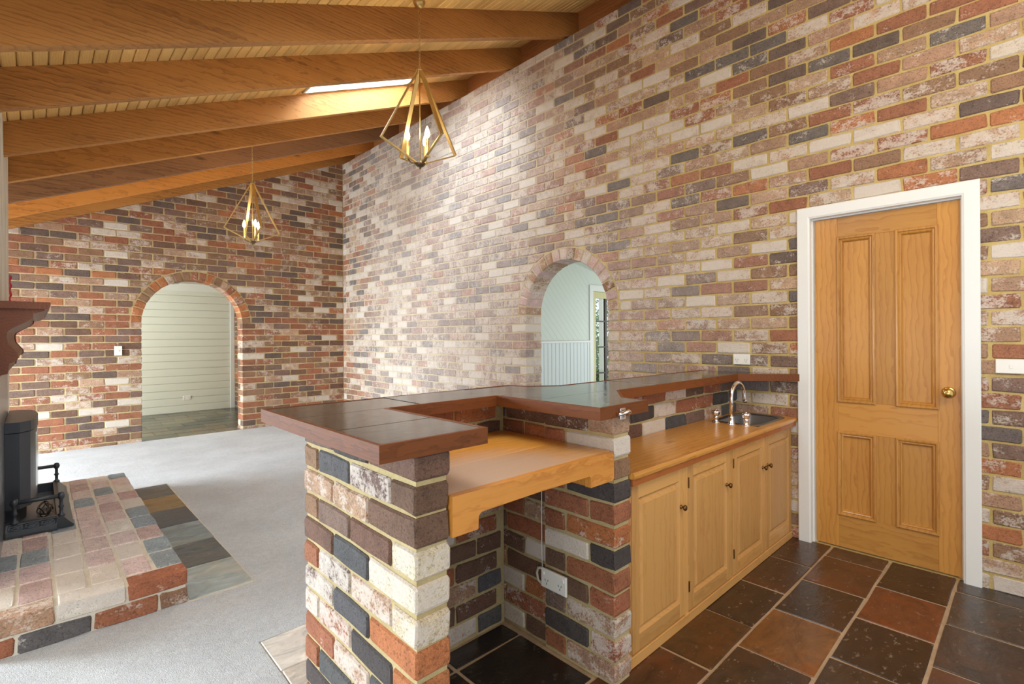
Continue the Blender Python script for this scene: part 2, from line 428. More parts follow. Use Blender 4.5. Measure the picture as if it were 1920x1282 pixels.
def rect_outline(w, h, r, j=.0033):
    """10-point wonky outline of a brick face centred on 0"""
    a, b = w/2, h/2; cu, cv = min(.012, a*.3), b*.22
    P = [(-a+cu*.4, -b), (0, -b), (a-cu*.4, -b), (a, -b+cv), (a, b-cv), (a-cu*.4, b), (0, b), (-a+cu*.4, b), (-a, b-cv), (-a, -b+cv)]
    return [(x + r.uniform(-j, j), y + r.uniform(-j, j)) for x, y in P]
def brick_shell(outline, depth, r, both=False, ins=.005, w=(0., 0.)):
    """vertices (u,v,n) and faces; n=0 is the face, negative goes into the wall"""
    n = len(outline)
    us = [p[0] for p in outline]; vs_ = [p[1] for p in outline]
    cu, cv = (min(us)+max(us))/2, (min(vs_)+max(vs_))/2; hu, hv = (max(us)-min(us))/2, (max(vs_)-min(vs_))/2
    ku, kv = max(.3, 1-ins/hu), max(.3, 1-ins/hv)
    inner = [(cu+(x-cu)*ku, cv+(y-cv)*kv) for x, y in outline]
    V = [(x, y, r.uniform(-.0012, .0012)) for x, y in inner] + [(x, y, -.006) for x, y in outline]
    Fs = [tuple(range(n))] + [(i, n+i, n+(i+1) % n, (i+1) % n) for i in range(n)]
    if both:
        V += [(x, y, -depth+.006) for x, y in outline] + [(x, y, -depth+r.uniform(-.001, .001)) for x, y in inner]
        for lv in (1, 2): Fs += [(lv*n+i, (lv+1)*n+i, (lv+1)*n+(i+1) % n, lv*n+(i+1) % n) for i in range(n)]
        Fs.append(tuple(range(3*n, 4*n))[::-1])
    else:
        V += [(x, y, -depth) for x, y in outline]
        Fs += [(n+i, 2*n+i, 2*n+(i+1) % n, n+(i+1) % n) for i in range(n)]
    return V, Fs
POOL = {}
def pool_mesh(w, h, depth, both, r):
    key = (round(w, 3), round(h, 3), round(depth, 3), both)
    L_ = POOL.setdefault(key, [])
    if len(L_) < 8:
        V, Fs = brick_shell(rect_outline(w, h, r), depth, r, both)
        me = bpy.data.meshes.new('brick'); me.from_pydata(V, [], Fs); me.materials.append(M['brick'])
        L_.append(me); return me
    return r.choice(L_)

class Brick:
    """one brick of a wall: centre, frame, shape and colour"""
    def __init__(s, c, U, V, Nn, w, h, depth, col, outline=None, both=False):
        s.c = Vector(c); s.U = Vector(U); s.V = Vector(V); s.N = Vector(Nn)
        s.w = w; s.h = h; s.d = depth; s.col = col; s.o = outline; s.both = both
    def area_px(s):
        ps = [project(s.c + s.U*a*s.w/2 + s.V*b*s.h/2) for a, b in ((-1,-1),(1,-1),(1,1),(-1,1))]
        if any(p is None for p in ps): return 0
        cx = sum(p[0] for p in ps)/4; cy = sum(p[1] for p in ps)/4
        if not (-10 < cx < 1930 and -10 < cy < 1292): return 0
        if s.N.dot(Vector((0, 0, HC)) - s.c) <= 0: return 0
        return abs(sum(ps[i][0]*ps[(i+1) % 4][1]-ps[(i+1) % 4][0]*ps[i][1] for i in range(4)))/2
def emit_bricks(bricks, parent, r, limit=300, name='brick', hidden=None):
    """largest in view become objects, the rest one mass"""
    sc = []
    for b in bricks:
        a = b.area_px()
        if a and hidden and hidden(b): a = 0
        sc.append(a)
    order = sorted(range(len(bricks)), key=lambda i: -sc[i])
    single = set(order[:limit]) if len(bricks) > limit else set(order)
    P0 = ORG[parent]
    mv, mf, mc = [], [], []
    for i, b in enumerate(bricks):
        if i in single:
            if b.o is None: me = pool_mesh(b.w, b.h, b.d, b.both, r)
            else:
                V, Fs = brick_shell(b.o, b.d, r, b.both)
                me = bpy.data.meshes.new(name); me.from_pydata(V, [], Fs); me.materials.append(M['brick'])
            o = bpy.data.objects.new(name, me); COL.objects.link(o)
            m = Matrix((b.U, b.V, b.N)).transposed().to_4x4(); m.translation = b.c - P0
            o.parent = parent; o.matrix_local = m; o.color = b.col
            ORG[o] = b.c
        else:
            V, Fs = brick_shell(b.o or rect_outline(b.w, b.h, r), b.d, r, b.both)
            k = len(mv)
            mv += [(b.c + b.U*u + b.V*v + b.N*n - P0)[:] for u, v, n in V]
            mf += [tuple(q+k for q in f) for f in Fs]; mc += [b.col]*len(Fs)
    if mv:
        me = bpy.data.meshes.new('brickwork'); me.from_pydata(mv, [], mf); me.materials.append(M['brickwork'])
        at = me.attributes.new('bc', 'FLOAT_COLOR', 'FACE')
        at.data.foreach_set('color', [c for q in mc for c in q])
        o = bpy.data.objects.new('brickwork', me); COL.objects.link(o); o.parent = parent; o['kind'] = 'stuff'
        ORG[o] = P0
PITCH, BH, BL, BW = .0856, .0742, .230, .110

def wall_bricks(O, U, V, Nn, u0, u1, v0, v1, phase, mix, r, holes=(), vtop=None, skip=None, colfn=None, ring=None):
    """running bond between u0..u1. holes: ('rect',a,b,z0,z1) or ('arch',uc,R,vs,Ro). Also builds arch rings and reveal bricks."""
    O = Vector(O); U = Vector(U); V = Vector(V); Nn = Vector(Nn); out = []
    def put(a, b, z0, z1, outline=None, depth=BW, n=0.0, k=0):
        c = O + U*((a+b)/2) + V*((z0+z1)/2) + Nn*(n + r.uniform(-.0015, .0015))
        col = colfn((a+b)/2, (z0+z1)/2) if colfn else pick(r, mix)
        out.append(Brick(c, U, V, Nn, b-a, z1-z0, depth, col, outline))
    k = 0
    while True:
        z0 = k*PITCH; z1 = z0+BH; k += 1
        if z0 > v1: break
        if z1 < v0+.01: continue
        spans = [(u0, u1)]
        jambs = set()
        for h in holes:
            if h[0] == 'rect' and z1 > h[3] and z0 < h[4]: a, b = h[1], h[2]
            elif h[0] == 'arch' and z1 <= h[3]+.02: a, b = h[1]-h[2], h[1]+h[2]; jambs.add(round(a, 4)); jambs.add(round(b, 4))
            else: continue
            ns = []
            for p, q in spans:
                if a > p: ns.append((p, min(q, a)))
                if b < q: ns.append((max(p, b), q))
            spans = ns
        for p, q in spans:
            if q - p < .04: continue
            ph = phase + (.12 if (k-1) % 2 else 0)
            j = math.floor((p-ph)/.24); cuts = [p]
            while ph + (j+1)*.24 < q - 1e-6:
                j += 1; x = ph + j*.24
                if x > p + 1e-6: cuts.append(x)
            cuts.append(q)
            # merge slivers
            i = 1
            while i < len(cuts)-1:
                if cuts[i]-cuts[i-1] < .06 or cuts[i+1]-cuts[i] < .06: cuts.pop(i)
                else: i += 1
            for i in range(len(cuts)-1):
                a = cuts[i] + (.0058 if i else 0); b = cuts[i+1] - (.0058 if i < len(cuts)-2 else 0)
                if vtop and z0 > min(vtop(a), vtop(b)) + .1: continue
                if skip and skip((a+b)/2, (z0+z1)/2): continue
                arch = None
                for h in holes:
                    if h[0] == 'arch' and z1 > h[3]+.02 and a < h[1]+h[4] and b > h[1]-h[4] and z0 < h[3]+h[4]: arch = h
                if arch:
                    _, uc, R, vs, Ro = arch
                    zc = lambda u: vs + sqrt(max(0, Ro*Ro-(u-uc)**2)) if abs(u-uc) < Ro else -9
                    pts = [a+(b-a)*t/14 for t in range(15)]; run = []
                    runs = []
                    for u in pts:
                        if zc(u) < z1-.018: run.append(u)
                        else:
                            if len(run) > 2: runs.append(run)
                            run = []
                    if len(run) > 2: runs.append(run)
                    for run in runs:
                        bot = [(u, max(z0, zc(u)+.004)) for u in run]
                        if all(abs(y-z0) < 1e-6 for _, y in bot): put(run[0], run[-1], z0, z1); continue
                        poly = bot + [(run[-1], z1), (run[0], z1)]
                        cu, cz = (run[0]+run[-1])/2, (z0+z1)/2
                        put(run[0], run[-1], z0, z1, [(x-cu, y-cz) for x, y in poly])
                    continue
                jl = round(p, 4) in jambs and i == 0; jr = round(q, 4) in jambs and i == len(cuts)-2
                if jl or jr:
                    if (k % 2): put(a, b, z0, z1, None, .225)
                    else:
                        put(a, b, z0, z1); e0, e1 = (a, a+.11) if jl else (b-.11, b)
                        put(e0, e1, z0, z1, None, .108, -.118)
                else: put(a, b, z0, z1)
    for h in holes:
        if h[0] != 'arch': continue
        _, uc, R, vs, Ro = h
        n = round(pi*(R+.02)/.087)
        for i in range(n):
            a0 = pi*(i+.5)/n
            ru = U*cos(a0) + V*sin(a0); tu = -U*sin(a0) + V*cos(a0)
            wi = pi*R/n - .011; wo = pi*(R+.11)/n - .018
            c = O + U*uc + V*vs + ru*(R+.055) + Nn*.004
            h2 = .0545
            pl = [(-h2, -wi/2), (0, -(wi+wo)/4), (h2, -wo/2), (h2, wo/2), (0, (wi+wo)/4), (-h2, wi/2)]
            pl = [(x+r.uniform(-.002, .002), y+r.uniform(-.002, .002)) for x, y in pl]
            out.append(Brick(c, ru, tu, Nn, .109, wi, .228, pick(r, ring or MIX_RING), pl))
    return out
MIX_RR = [('rosew', 10, .2, .5), ('pinkw', 6, .3, .5), ('rose', 8, .3, .5), ('brown', 3, .3, .5)]  # pale ring bricks carry on the daylight painted on the right wall
MIX_RING = [('red', 10, .1, .4), ('orange', 10, .1, .4), ('brown', 6, .1, .4), ('rose', 6, .2, .5)]

def holed_slab(O, U, V, Nn, u0, u1, v0, vtop, thick, holes, name, mat, front=-.0065, shrink=.007):
    """wall body with openings, built from strips"""
    O = Vector(O); U = Vector(U); V = Vector(V); Nn = Vector(Nn); mb = MB()
    br = {u0, u1}
    for h in holes:
        if h[0] == 'rect': br |= {h[1], h[2]}
        else: br |= {h[1]+(h[2]+shrink)*cos(pi*i/28) for i in range(29)}
    br = sorted(x for x in br if u0 <= x <= u1)
    P = lambda u, v, n: O + U*u + V*v + Nn*n
    for a, b in zip(br, br[1:]):
        if b-a < 1e-6: continue
        m = (a+b)/2; lo = [(v0, v0)]; seg = [((v0, v0), (vtop(a), vtop(b)))]
        for h in holes:
            if h[1]-(h[2]+shrink) < m < h[1]+(h[2]+shrink) and h[0] == 'arch':
                R = h[2]+shrink; z = lambda u: h[3]+sqrt(max(0, R*R-(u-h[1])**2))
                seg = [((z(a), z(b)), (vtop(a), vtop(b)))]
            if h[0] == 'rect' and h[1] < m < h[2]:
                seg = [((h[4], h[4]), (vtop(a), vtop(b)))]
                if h[3] > v0+.01: seg.append(((v0, v0), (h[3], h[3])))
        for (la, lb), (ta, tb) in seg:
            p = [P(a, la, front), P(b, lb, front), P(b, tb, front), P(a, ta, front)]
            q = [P(a, la, -thick), P(b, lb, -thick), P(b, tb, -thick), P(a, ta, -thick)]
            mb.add(p+q, [(0,1,2,3),(7,6,5,4),(0,4,5,1),(1,5,6,2),(2,6,7,3),(3,7,4,0)])
    return mb.build(name, mat, None, (0, 0, 0))

ZL = .04                                   # living-room floor is a little above the kitchen slate
WX, EY = 3.585, 7.71                       # brick faces: right wall and end wall
SL, Z0 = .4195, 2.608                      # roof slope and beam underside at x=0
RARCH = (3.0715, .4985, 1.541)             # centre y, radius, spring
EARCH = (1.524, .572, 1.518)
ZH = .20                                   # hearth top

# ---- right wall (u = -y)
r = random.Random(11)
hr = [('rect', -1.025, -.262, 0, 2.09), ('arch', -RARCH[0], RARCH[1], RARCH[2], RARCH[1]+.12)]
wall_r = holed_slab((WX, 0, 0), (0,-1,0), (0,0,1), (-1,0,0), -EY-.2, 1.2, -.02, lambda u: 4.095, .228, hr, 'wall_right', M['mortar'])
struct(wall_r, 'tall reclaimed-brick wall with yellow mortar, holding the pine door and a small arch', 'wall')
def hid_r(b):
    y, z = b.c.y, b.c.z
    if 1.0 < y < 3.9 and z < 1.03: return True
    p = project(b.c)
    return p is not None and (p[1] > 700 and p[0] < 1490)
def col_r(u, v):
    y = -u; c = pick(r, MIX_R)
    t = max(0, min(1, (y-1.1)/1.2)) * max(0, min(1, (7.6-y)/1.2)) * max(max(0, min(1, (y-2.6)/1.2)), max(0, min(1, (2.9-v)/1.2))) * .55    # daylight wash painted into the brick colours, mid-wall and low near the bar
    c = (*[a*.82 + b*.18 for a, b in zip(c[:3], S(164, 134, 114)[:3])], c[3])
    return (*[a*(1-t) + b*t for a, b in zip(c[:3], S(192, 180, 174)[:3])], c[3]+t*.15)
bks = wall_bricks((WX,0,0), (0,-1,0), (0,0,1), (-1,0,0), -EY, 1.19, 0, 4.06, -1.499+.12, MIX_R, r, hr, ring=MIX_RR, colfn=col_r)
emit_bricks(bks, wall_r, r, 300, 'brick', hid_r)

# ---- end wall (u = x)
r = random.Random(23)
he = [('arch', EARCH[0], EARCH[1], EARCH[2], EARCH[1]+.12)]
vt = lambda u: min(4.3, Z0 + .14 + SL*u)
wall_e = holed_slab((0,EY,0), (1,0,0), (0,0,1), (0,-1,0), -2.6, WX+.24, -.02, vt, .228, he, 'wall_end', M['mortar_end'])
struct(wall_e, 'far gable wall of red reclaimed brick with a wide arched opening', 'wall')
def col_e(u, v):
    c = pick(r, MIX_E)
    return (*[a*.84 + b*.16 for a, b in zip(c[:3], S(158, 120, 100)[:3])], c[3])
bks = wall_bricks((0,EY,0), (1,0,0), (0,0,1), (0,-1,0), -2.58, WX-.004, 0, 4.06, .952, MIX_E, r, he, vt, colfn=col_e)
emit_bricks(bks, wall_e, r, 300)

# ------------------------------------------------------------------ floors
def tile_obj(mesh_cache, x0, x1, y0, y1, z1, th, parent, mat, col, r, gap=.006):
    w, d = x1-x0-2*gap, y1-y0-2*gap
    j = lambda: r.uniform(-.003, .003)
    c = ((x0+x1)/2, (y0+y1)/2, z1)
    a, b = w/2, d/2
    o8 = [(-a+.003+j(), -b+j()), (j(), -b+j()), (a-.003+j(), -b+j()), (a+j(), -b+.003), (a+j(), b-.003), (a-.003, b+j()), (j(), b+j()), (-a+.003, b+j()), (-a+j(), b-.003), (-a+j(), -b+.003)]
    V, Fs = brick_shell(o8, th, r, False, .003)
    V = [(x, y, z*.5 if z > -.01 else z) for x, y, z in V]
    me = bpy.data.meshes.new('slate_tile'); me.from_pydata(V, [], Fs); me.materials.append(mat)
    o = bpy.data.objects.new('slate_tile', me); COL.objects.link(o); o.parent = parent
    o.location = Vector(c) - ORG[parent]; o.color = col; ORG[o] = Vector(c)
    return o
fk = MB().box(.69, WX+.2, -1.25, 1.84, -.12, -.002).build('floor_kitchen', M['grout'], None, (0,0,0))
struct(fk, 'brown sealed slate kitchen floor in half-bond with sandy grout', 'floor')
FB = [S(78,52,36), S(66,46,34), S(92,58,38), S(70,54,42), S(58,44,36)]
r = random.Random(5)
special = {(0, 1): S(66,48,36), (1, 0): S(128,84,44), (2, 2): S(120,68,42), (0, 0): S(88,60,34), (1, 1): S(60,44,34), (1, 3): S(84,58,44), (2, 3): S(58,38,26)}
rows = [(.8985, 1.195), (.605, .8985), (.309, .605), (.015, .309), (-.28, .015), (-.575, -.28), (-.87, -.575), (-1.165, -.87)]
for ri, (ya, yb) in enumerate(rows):
    off = (1.925, 2.168, 1.94, 2.165)[ri % 4] - .42*3
    for ci in range(9):
        xa, xb = max(off + ci*.421, .70), min(off+(ci+1)*.421, WX+.03)
        if xb-xa < .06: continue
        idx = ci-3
        col = special.get((ri, idx), r.choice(FB)); 
        if ri >= 3: col = tuple(.75*a + .25*b for a, b in zip(col, S(96, 92, 92)))
        tile_obj(None, xa, xb, ya, yb, 0.002+r.uniform(-.0015, .0015), .02, fk, M['slate_floor'], (*[q*.85 for q in col[:3]], r.uniform(.3, .9)), r, .0065)
for xa, xb, ya, yb in [(.82, 1.205, 1.60, 1.72), (1.205, 1.56, 1.60, 1.72), (.82, 1.205, 1.195, 1.60), (1.205, 1.56, 1.195, 1.60)]:
    tile_obj(None, xa, xb, ya, yb, 0.001, .02, fk, M['slate_floor'], (*S(40, 34, 30)[:3], .2), r)

fl = MB()
for x0, x1, y0, y1 in [(-2.6, .676, -1.25, EY+.02), (.676, WX, 2.28, EY+.02)]:
    fl.box(x0, x1, y0, y1, -.1, ZL)
fl = fl.build('floor_living', M['carpet'], None, (0,0,0))
struct(fl, 'light grey cut-pile carpet across the living room', 'floor')
fb = MB().box(.676, WX, 1.84, 2.28, -.1, ZL-.006).build('floor_border', M['lime'], None, (0,0,0))
struct(fb, 'pale slate border strip in the carpet beside the brick bar', 'floor')
r = random.Random(3)
x = .678
for i in range(8):
    w = (.30, .42)[i > 0]
    tile_obj(None, x, min(x+w, WX-.01), 2.02, 2.277, ZL+.002, .02, fb, M['slate_dull'], (*S(226, 220, 210)[:3], .2), r, .003)
    tile_obj(None, x, min(x+w, WX-.01), 1.845, 2.02, ZL+.002, .02, fb, M['slate_dull'], (*S(214, 206, 194)[:3], .4), r, .003)
    x += w
    if x > 3.5: break
# slate strip set in the carpet beside the hearth
fs_ = MB().box(.535, .835, 2.86, 5.33, ZL-.02, ZL+.001).build('floor_hearth_strip', M['lime'], None, (0,0,0))
struct(fs_, 'row of multicoloured slate tiles let into carpet along the hearth', 'floor')
ST = [S(168,178,176), S(96,100,100), S(132,142,142), S(78,78,80), S(136,110,68), S(96,92,88)]
for i in range(6):
    ya = 2.87 + i*.408
    tile_obj(None, .54, .832, ya, ya+.408, ZL+.004, .02, fs_, M['slate_dull'], (*ST[i][:3], .6), r, .003)

# ------------------------------------------------------------------ ceiling: deck, boards, beams, skylight
def zc(x): return Z0 + .222 + SL*x
SKY = (1.80, 2.92, 3.865, 4.70)
mb = MB()
for x0, x1, y0, y1 in [(-2.6, SKY[0], -1.25, EY+.25), (SKY[1], 3.82, -1.25, EY+.25), (SKY[0], SKY[1], -1.25, SKY[2]), (SKY[0], SKY[1], SKY[3], EY+.25)]:
    mb.extrude([(x0, zc(x0)+.02), (x1, zc(x1)+.02), (x1, zc(x1)+.14), (x0, zc(x0)+.14)], (0, y1-y0, 0), (0, y0, 0))
ceil = mb.build('ceiling', M['board'], None, (0,0,0))
struct(ceil, 'raked pine-lined ceiling carried on exposed rough-sawn beams', 'ceiling')
bmesh_cache = {}
def board_mesh(length):
    k = round(length, 3)
    if k not in bmesh_cache:
        w = .0308; t = .02
        mb = MB().extrude([(-w, .004), (-w+.0045, 0), (w-.0045, 0), (w, .004), (w, t), (-w, t)], (0, length, 0), (0, -length/2, 0))
        me = bpy.data.meshes.new('ceiling_board'); me.from_pydata(mb.v, [], mb.f)
        bm = bmesh.new(); bm.from_mesh(me); bmesh.ops.recalc_face_normals(bm, faces=bm.faces); bm.to_mesh(me); bm.free()
        me.materials.append(M['board']); bmesh_cache[k] = me
    return bmesh_cache[k]
ang = math.atan(SL); x = -2.55
while x < 3.79:
    segs = [(-1.25, EY)]
    if SKY[0]-.02 < x < SKY[1]+.02: segs = [(-1.25, SKY[2]), (SKY[3], EY)]
    for a, b in segs:
        o = bpy.data.objects.new('ceiling_board', board_mesh(b-a)); COL.objects.link(o); o.parent = ceil
        o.location = (x, (a+b)/2, zc(x)); o.rotation_euler = (0, -ang, 0); ORG[o] = o.location.copy()
    x += .0628*cos(ang)*1.085
BEAMS = [(.65, 'beam', -2.5), (1.44, 'beam', -2.5), (2.23, 'beam', -2.5), (3.02, 'beam', -2.5), (3.80, 'beam', -.16), (4.71, 'beam', -.16), (5.49, 'beam', -2.5), (6.29, 'beam_grey', -2.5), (7.015, 'beam_gold', -2.5), (7.645, 'beam', -2.5)]
for y, mt, xl in BEAMS:
    mb = MB(); x1 = 3.768; th = .062
    b = .004
    mb.extrude([(xl, Z0+SL*xl), (x1, Z0+SL*x1), (x1, zc(x1)), (xl, zc(xl))], (0, th, 0), (0, y, 0))
    mb.build('beam', M[mt], ceil)
mb = MB().box(3.768, 3.81, -1.25, EY, 4.10, zc(3.768)+.01).build('ledger_board', M['ledger'], ceil)
# skylight lining and pane
sk = MB()
for y0, y1 in ((SKY[2]-.002, SKY[2]+.018), (SKY[3]-.018, SKY[3]+.002)):
    sk.extrude([(SKY[0], zc(SKY[0])), (SKY[1], zc(SKY[1])), (SKY[1], zc(SKY[1])+.34), (SKY[0], zc(SKY[0])+.34)], (0, y1-y0, 0), (0, y0, 0))
for xx in (SKY[0], SKY[1]-.018):
    sk.extrude([(xx, zc(xx)), (xx+.018, zc(xx+.018)), (xx+.018, zc(xx)+.34), (xx, zc(xx)+.34)], (0, SKY[3]-SKY[2], 0), (0, SKY[2], 0))
sk = sk.build('window_1', M['white'], None); struct(sk, 'white-lined skylight between two ceiling beams', 'skylight')
pn = MB().extrude([(SKY[0], zc(SKY[0])+.33), (SKY[1], zc(SKY[1])+.33), (SKY[1], zc(SKY[1])+.336), (SKY[0], zc(SKY[0])+.336)], (0, SKY[3]-SKY[2], 0), (0, SKY[2], 0)).build('pane', M['glass_plain'], sk)

# ------------------------------------------------------------------ chimney (left wall)
ch = MB().box(-.60, -.152, 3.45, 5.47, -.05, zc(-.152)).build('wall_left', M['chimney'], None, (0,0,0))
struct(ch, 'whitewashed chimney breast behind the stove and mantel', 'wall')

# ------------------------------------------------------------------ door, architrave
trim = MB(); P = lambda y, z, n: (WX-.018-n, y, z)
AY0, AY1, AZ = .212, 1.079, 2.135; IY0, IY1, IZ = .284, 1.008, 2.065
r_ = [(AY0, AY1, AZ, 0.0), (AY0, AY1, AZ, 0)]
def arch_ring(mb, prof):
    """architrave: loops of (inset from outer edge, proud) around jambs and head, open at the floor"""
    vs = []; 
    for k, n in prof: vs += [(WX-n, AY0+k, -.0), (WX-n, AY0+k, AZ-k), (WX-n, AY1-k, AZ-k), (WX-n, AY1-k, -.0)]
    fs = []
    for i in range(len(prof)-1):
        b = 4*i; fs += [(b+j, b+1+j, b+5+j, b+4+j) for j in range(3)]
    mb.add(vs, fs); return mb
arch_ring(trim, [(0, -.015), (0, .016), (.004, .019), (.062, .019), (.066, .016), (.072, .013), (.072, -.03), (.080, -.03), (.080, -.052), (.095, -.052), (.095, -.12)])
trim = trim.build('trim_1', M['white'], None, (WX, .646, 0)); struct(trim, 'white painted architrave and jamb around the pine door', 'door frame')
DX = 3.625
d1 = empty('door_1', (DX, .63, 0)); struct(d1, 'honey-coloured four-panel pine door with round brass knob', 'door')
PD = lambda u, v, n: (DX-n, u, v)
def dbox(y0, y1, z0, z1, nm, mt):
    return MB().rbox(DX, DX+.038, y0, y1, z0, z1, .0015).build(nm, M[mt], d1)
dbox(.268, .391, .008, 2.052, 'stile', 'door_v'); dbox(.866, .992, .008, 2.052, 'stile', 'door_v')
dbox(.574, .680, .211, .720, 'mullion', 'door_v'); dbox(.574, .680, .911, 1.926, 'mullion', 'door_v')
dbox(.391, .866, .008, .211, 'rail', 'door_h'); dbox(.391, .866, .720, .911, 'rail', 'door_h'); dbox(.391, .866, 1.926, 2.052, 'rail', 'door_h')
for y0, y1 in ((.391, .574), (.680, .866)):
    for z0, z1 in ((.211, .720), (.911, 1.926)):
        pnl = MB().box(DX+.012, DX+.03, y0, y1, z0, z1).build('panel', M['door_v'], d1)
        MB().loops(y0-.006, y1+.006, z0-.006, z1+.006, [(0, 0), (0, .007), (.006, .011), (.013, .010), (.019, .002), (.024, .004), (.029, .001), (.033, -.008), (.036, -.012)], PD, False).build('moulding', M['door_v'], pnl)
kb = MB().lathe((DX, .345, 1.005), [(.031, 0), (.031, .004), (.026, .007), (.012, .010), (.010, .026), (.018, .032), (.0265, .044), (.027, .054), (.022, .064), (.010, .069), (.0, .070)], 24, (-1,0,0)).build('door_knob', M['brass'], d1)
kb['label'] = 'round polished brass knob'

# ------------------------------------------------------------------ power points and switches
def plate(name, C_, U, Nn, w, h, kind, label, cat='power point', group=None):
    """C_ = centre of the plate on the surface"""
    C_ = Vector(C_); U = Vector(U); Nn = Vector(Nn); V = Vector((0,0,1))
    e = empty(name, C_, label, cat, group)
    Pf = lambda u, v, n: C_ + U*u + V*v + Nn*n
    MB().loops(-w/2, w/2, -h/2, h/2, [(0, -.001), (0, .007), (.002, .009)], Pf).build('cover_plate', M['plastic'], e)
    if kind == 'gpo':
        for s in (-1, 1):
            su = s*w*.27
            for du, dv, rot in ((-.0075, .002, 22), (.0075, .002, -22), (0, -.012, 0)):
                mb = MB(); a = radians(rot)
                q = [(-.0012, -.0045), (.0012, -.0045), (.0012, .0045), (-.0012, .0045)]
                mb.extrude([(su+du+x*cos(a)-y*sin(a), dv-.006+x*sin(a)+y*cos(a)) for x, y in q], Nn*.0006, C_+Nn*.0092, U, V)
                mb.build('socket_slot', M['slot'], e)
            MB().loops(s*w*.40-.005, s*w*.40+.005, h*.28-.006, h*.28+.006, [(0, .009), (0, .012), (.001, .0125)], Pf).build('rocker_switch', M['plastic'], e)
    else:
        for i in range(kind):
            MB().loops(-.007, .007, -.010, .010, [(-.002, .009), (-.002, .0095), (0, .0095), (0, .013), (.001, .0135)], Pf).build('rocker_switch', M['plastic'], e)
    return e
plate('power_point', (WX-.003, 1.437, 1.157), (0,-1,0), (-1,0,0), .114, .073, 'gpo', 'white double power point on the brick wall above the sink corner of the bar')
plate('light_switch', (WX-.003, .100, 1.160), (0,-1,0), (-1,0,0), .115, .072, 1, 'white horizontal light switch on the brick right of the door', 'light switch')
plate('light_switch', (.722, EY-.003, 1.178), (1,0,0), (0,-1,0), .073, .114, 1, 'white upright light switch on the far brick wall left of its arch', 'light switch')

# ------------------------------------------------------------------ brick bar
bar = empty('brick_bar', (1.7, 1.5, 0), 'low reclaimed-brick bar base with pier, kneehole and sink wall under the slate top', 'bar')
core = MB()
g = .0075
core.box(.70+g, .81-g, 1.10+g, 1.83-g, -.01, 1.026)
core.box(.80, 1.58, 1.72+g, 1.83-g, -.01, 1.026)
core.box(1.57+g, 1.68-g, 1.10+g, 1.463, -.01, 1.026); core.box(1.582+g, 1.68-g, 1.46, 1.83-g, -.01, 1.026)
core.box(1.67, WX-.006, 1.47+g, 1.58-g, -.01, 1.026)
core.build('mortar', M['mortar_bar'], bar)
r = random.Random(31)
BB = []
def ztop(k): return 1.027 - (11-k)*PITCH
def colour(s):
    if s is None: return pick(r, MIX_D)
    nm, a = s; return (*jit(PAL[nm], r, .06), a)
PIER = {11: [('plum', .2), ('coal', .1), ('dbrown', .15)], 10: [('brown', .1), ('slate', 0), ('plum', .5), ('dbrown', .1)],
        9: [('rose', .35), ('rose', .45), ('dbrown', .1)], 8: [('brown', .1), ('plum', .1), ('dbrown', .05), ('cream', .5)],
        7: [('dbrown', .15), ('slate', 0), ('cream', .58)], 6: [('red', .0), ('plum', .62), ('rose', .55), ('cream', .48)],
        5: [('plum', .6), ('slate', .05), ('orange', .1)], 4: [('rose', .6), ('red', .55), ('coal', .05), ('orange', .15)],
        3: [('red', .2), ('rose', .5), ('slate', .1)], 2: [('red', .1), ('slate', .1), ('coal', .1), ('orange', .2)],
        1: [('coal', .1), ('red', .2), ('red', .3)], 0: [('red', .1), ('coal', .1), ('red', .2), ('brown', .2)]}
NIBF = {11: ('rose', .25), 10: ('cream', .8), 9: ('brown', .1), 8: ('coal', 0), 7: ('red', .1), 6: ('orange', .3), 5: ('coal', 0), 4: ('red', .1), 3: ('red', .15), 2: ('rose', .5), 1: ('red', .5), 0: ('rose', .4)}
def run_y(x0, x1, y_far, y_near, k, lens, cols, dx=0):
    """bricks along y from far to near on the x-facing wall; face normal -x"""
    z1 = ztop(k); y = y_far
    for i, ln in enumerate(lens):
        ya = y - ln; last = i == len(lens)-1
        a = ya + (.010 if not last else 0)
        c = (x0+dx, (a+y)/2, z1-BH/2)
        BB.append(Brick((x0+dx+r.uniform(-.002, .002), c[1], c[2]), (0,-1,0), (0,0,1), (-1,0,0), y-a, BH, x1-x0-abs(dx), colour(cols[i] if cols else None), None, True))
        y = ya
def run_x(yf, yb, xa, xb, k, off, cols=None):
    z1 = ztop(k); x = xa + off - .24
    while x < xb - .02:
        a, b = max(x, xa), min(x+.23, xb)
        if b-a > .03:
            BB.append(Brick(((a+b)/2, yf+r.uniform(-.002, .002), z1-BH/2), (1,0,0), (0,0,1), (0,-1,0), b-a, BH, yb-yf, colour(cols), None, True))
        x += .24
for k in range(12):
    run_y(.70, .81, 1.83, 1.10, k, [.24, .24, .25] if k % 2 else [.12, .24, .25, .12], PIER[k])
    run_x(1.72, 1.83, .82, 1.56, k, .24 if k % 2 else .12)
    run_y(1.57, 1.68, 1.46, 1.10, k, [.24, .12] if k % 2 else [.12, .24], [None, NIBF[k]])
    run_y(1.57, 1.68, 1.83, 1.47, k, [.12, .24] if k % 2 else [.24, .12], None, .012)
    run_x(1.47, 1.58, 1.69, WX-.005, k, .20 if k % 2 else .08)
emit_bricks(BB, bar, r, 300)
plate('power_point', (1.5635, 1.398, .303), (0,-1,0), (-1,0,0), .137, .078, 'gpo', 'white double power point low inside the brick kneehole of the bar')

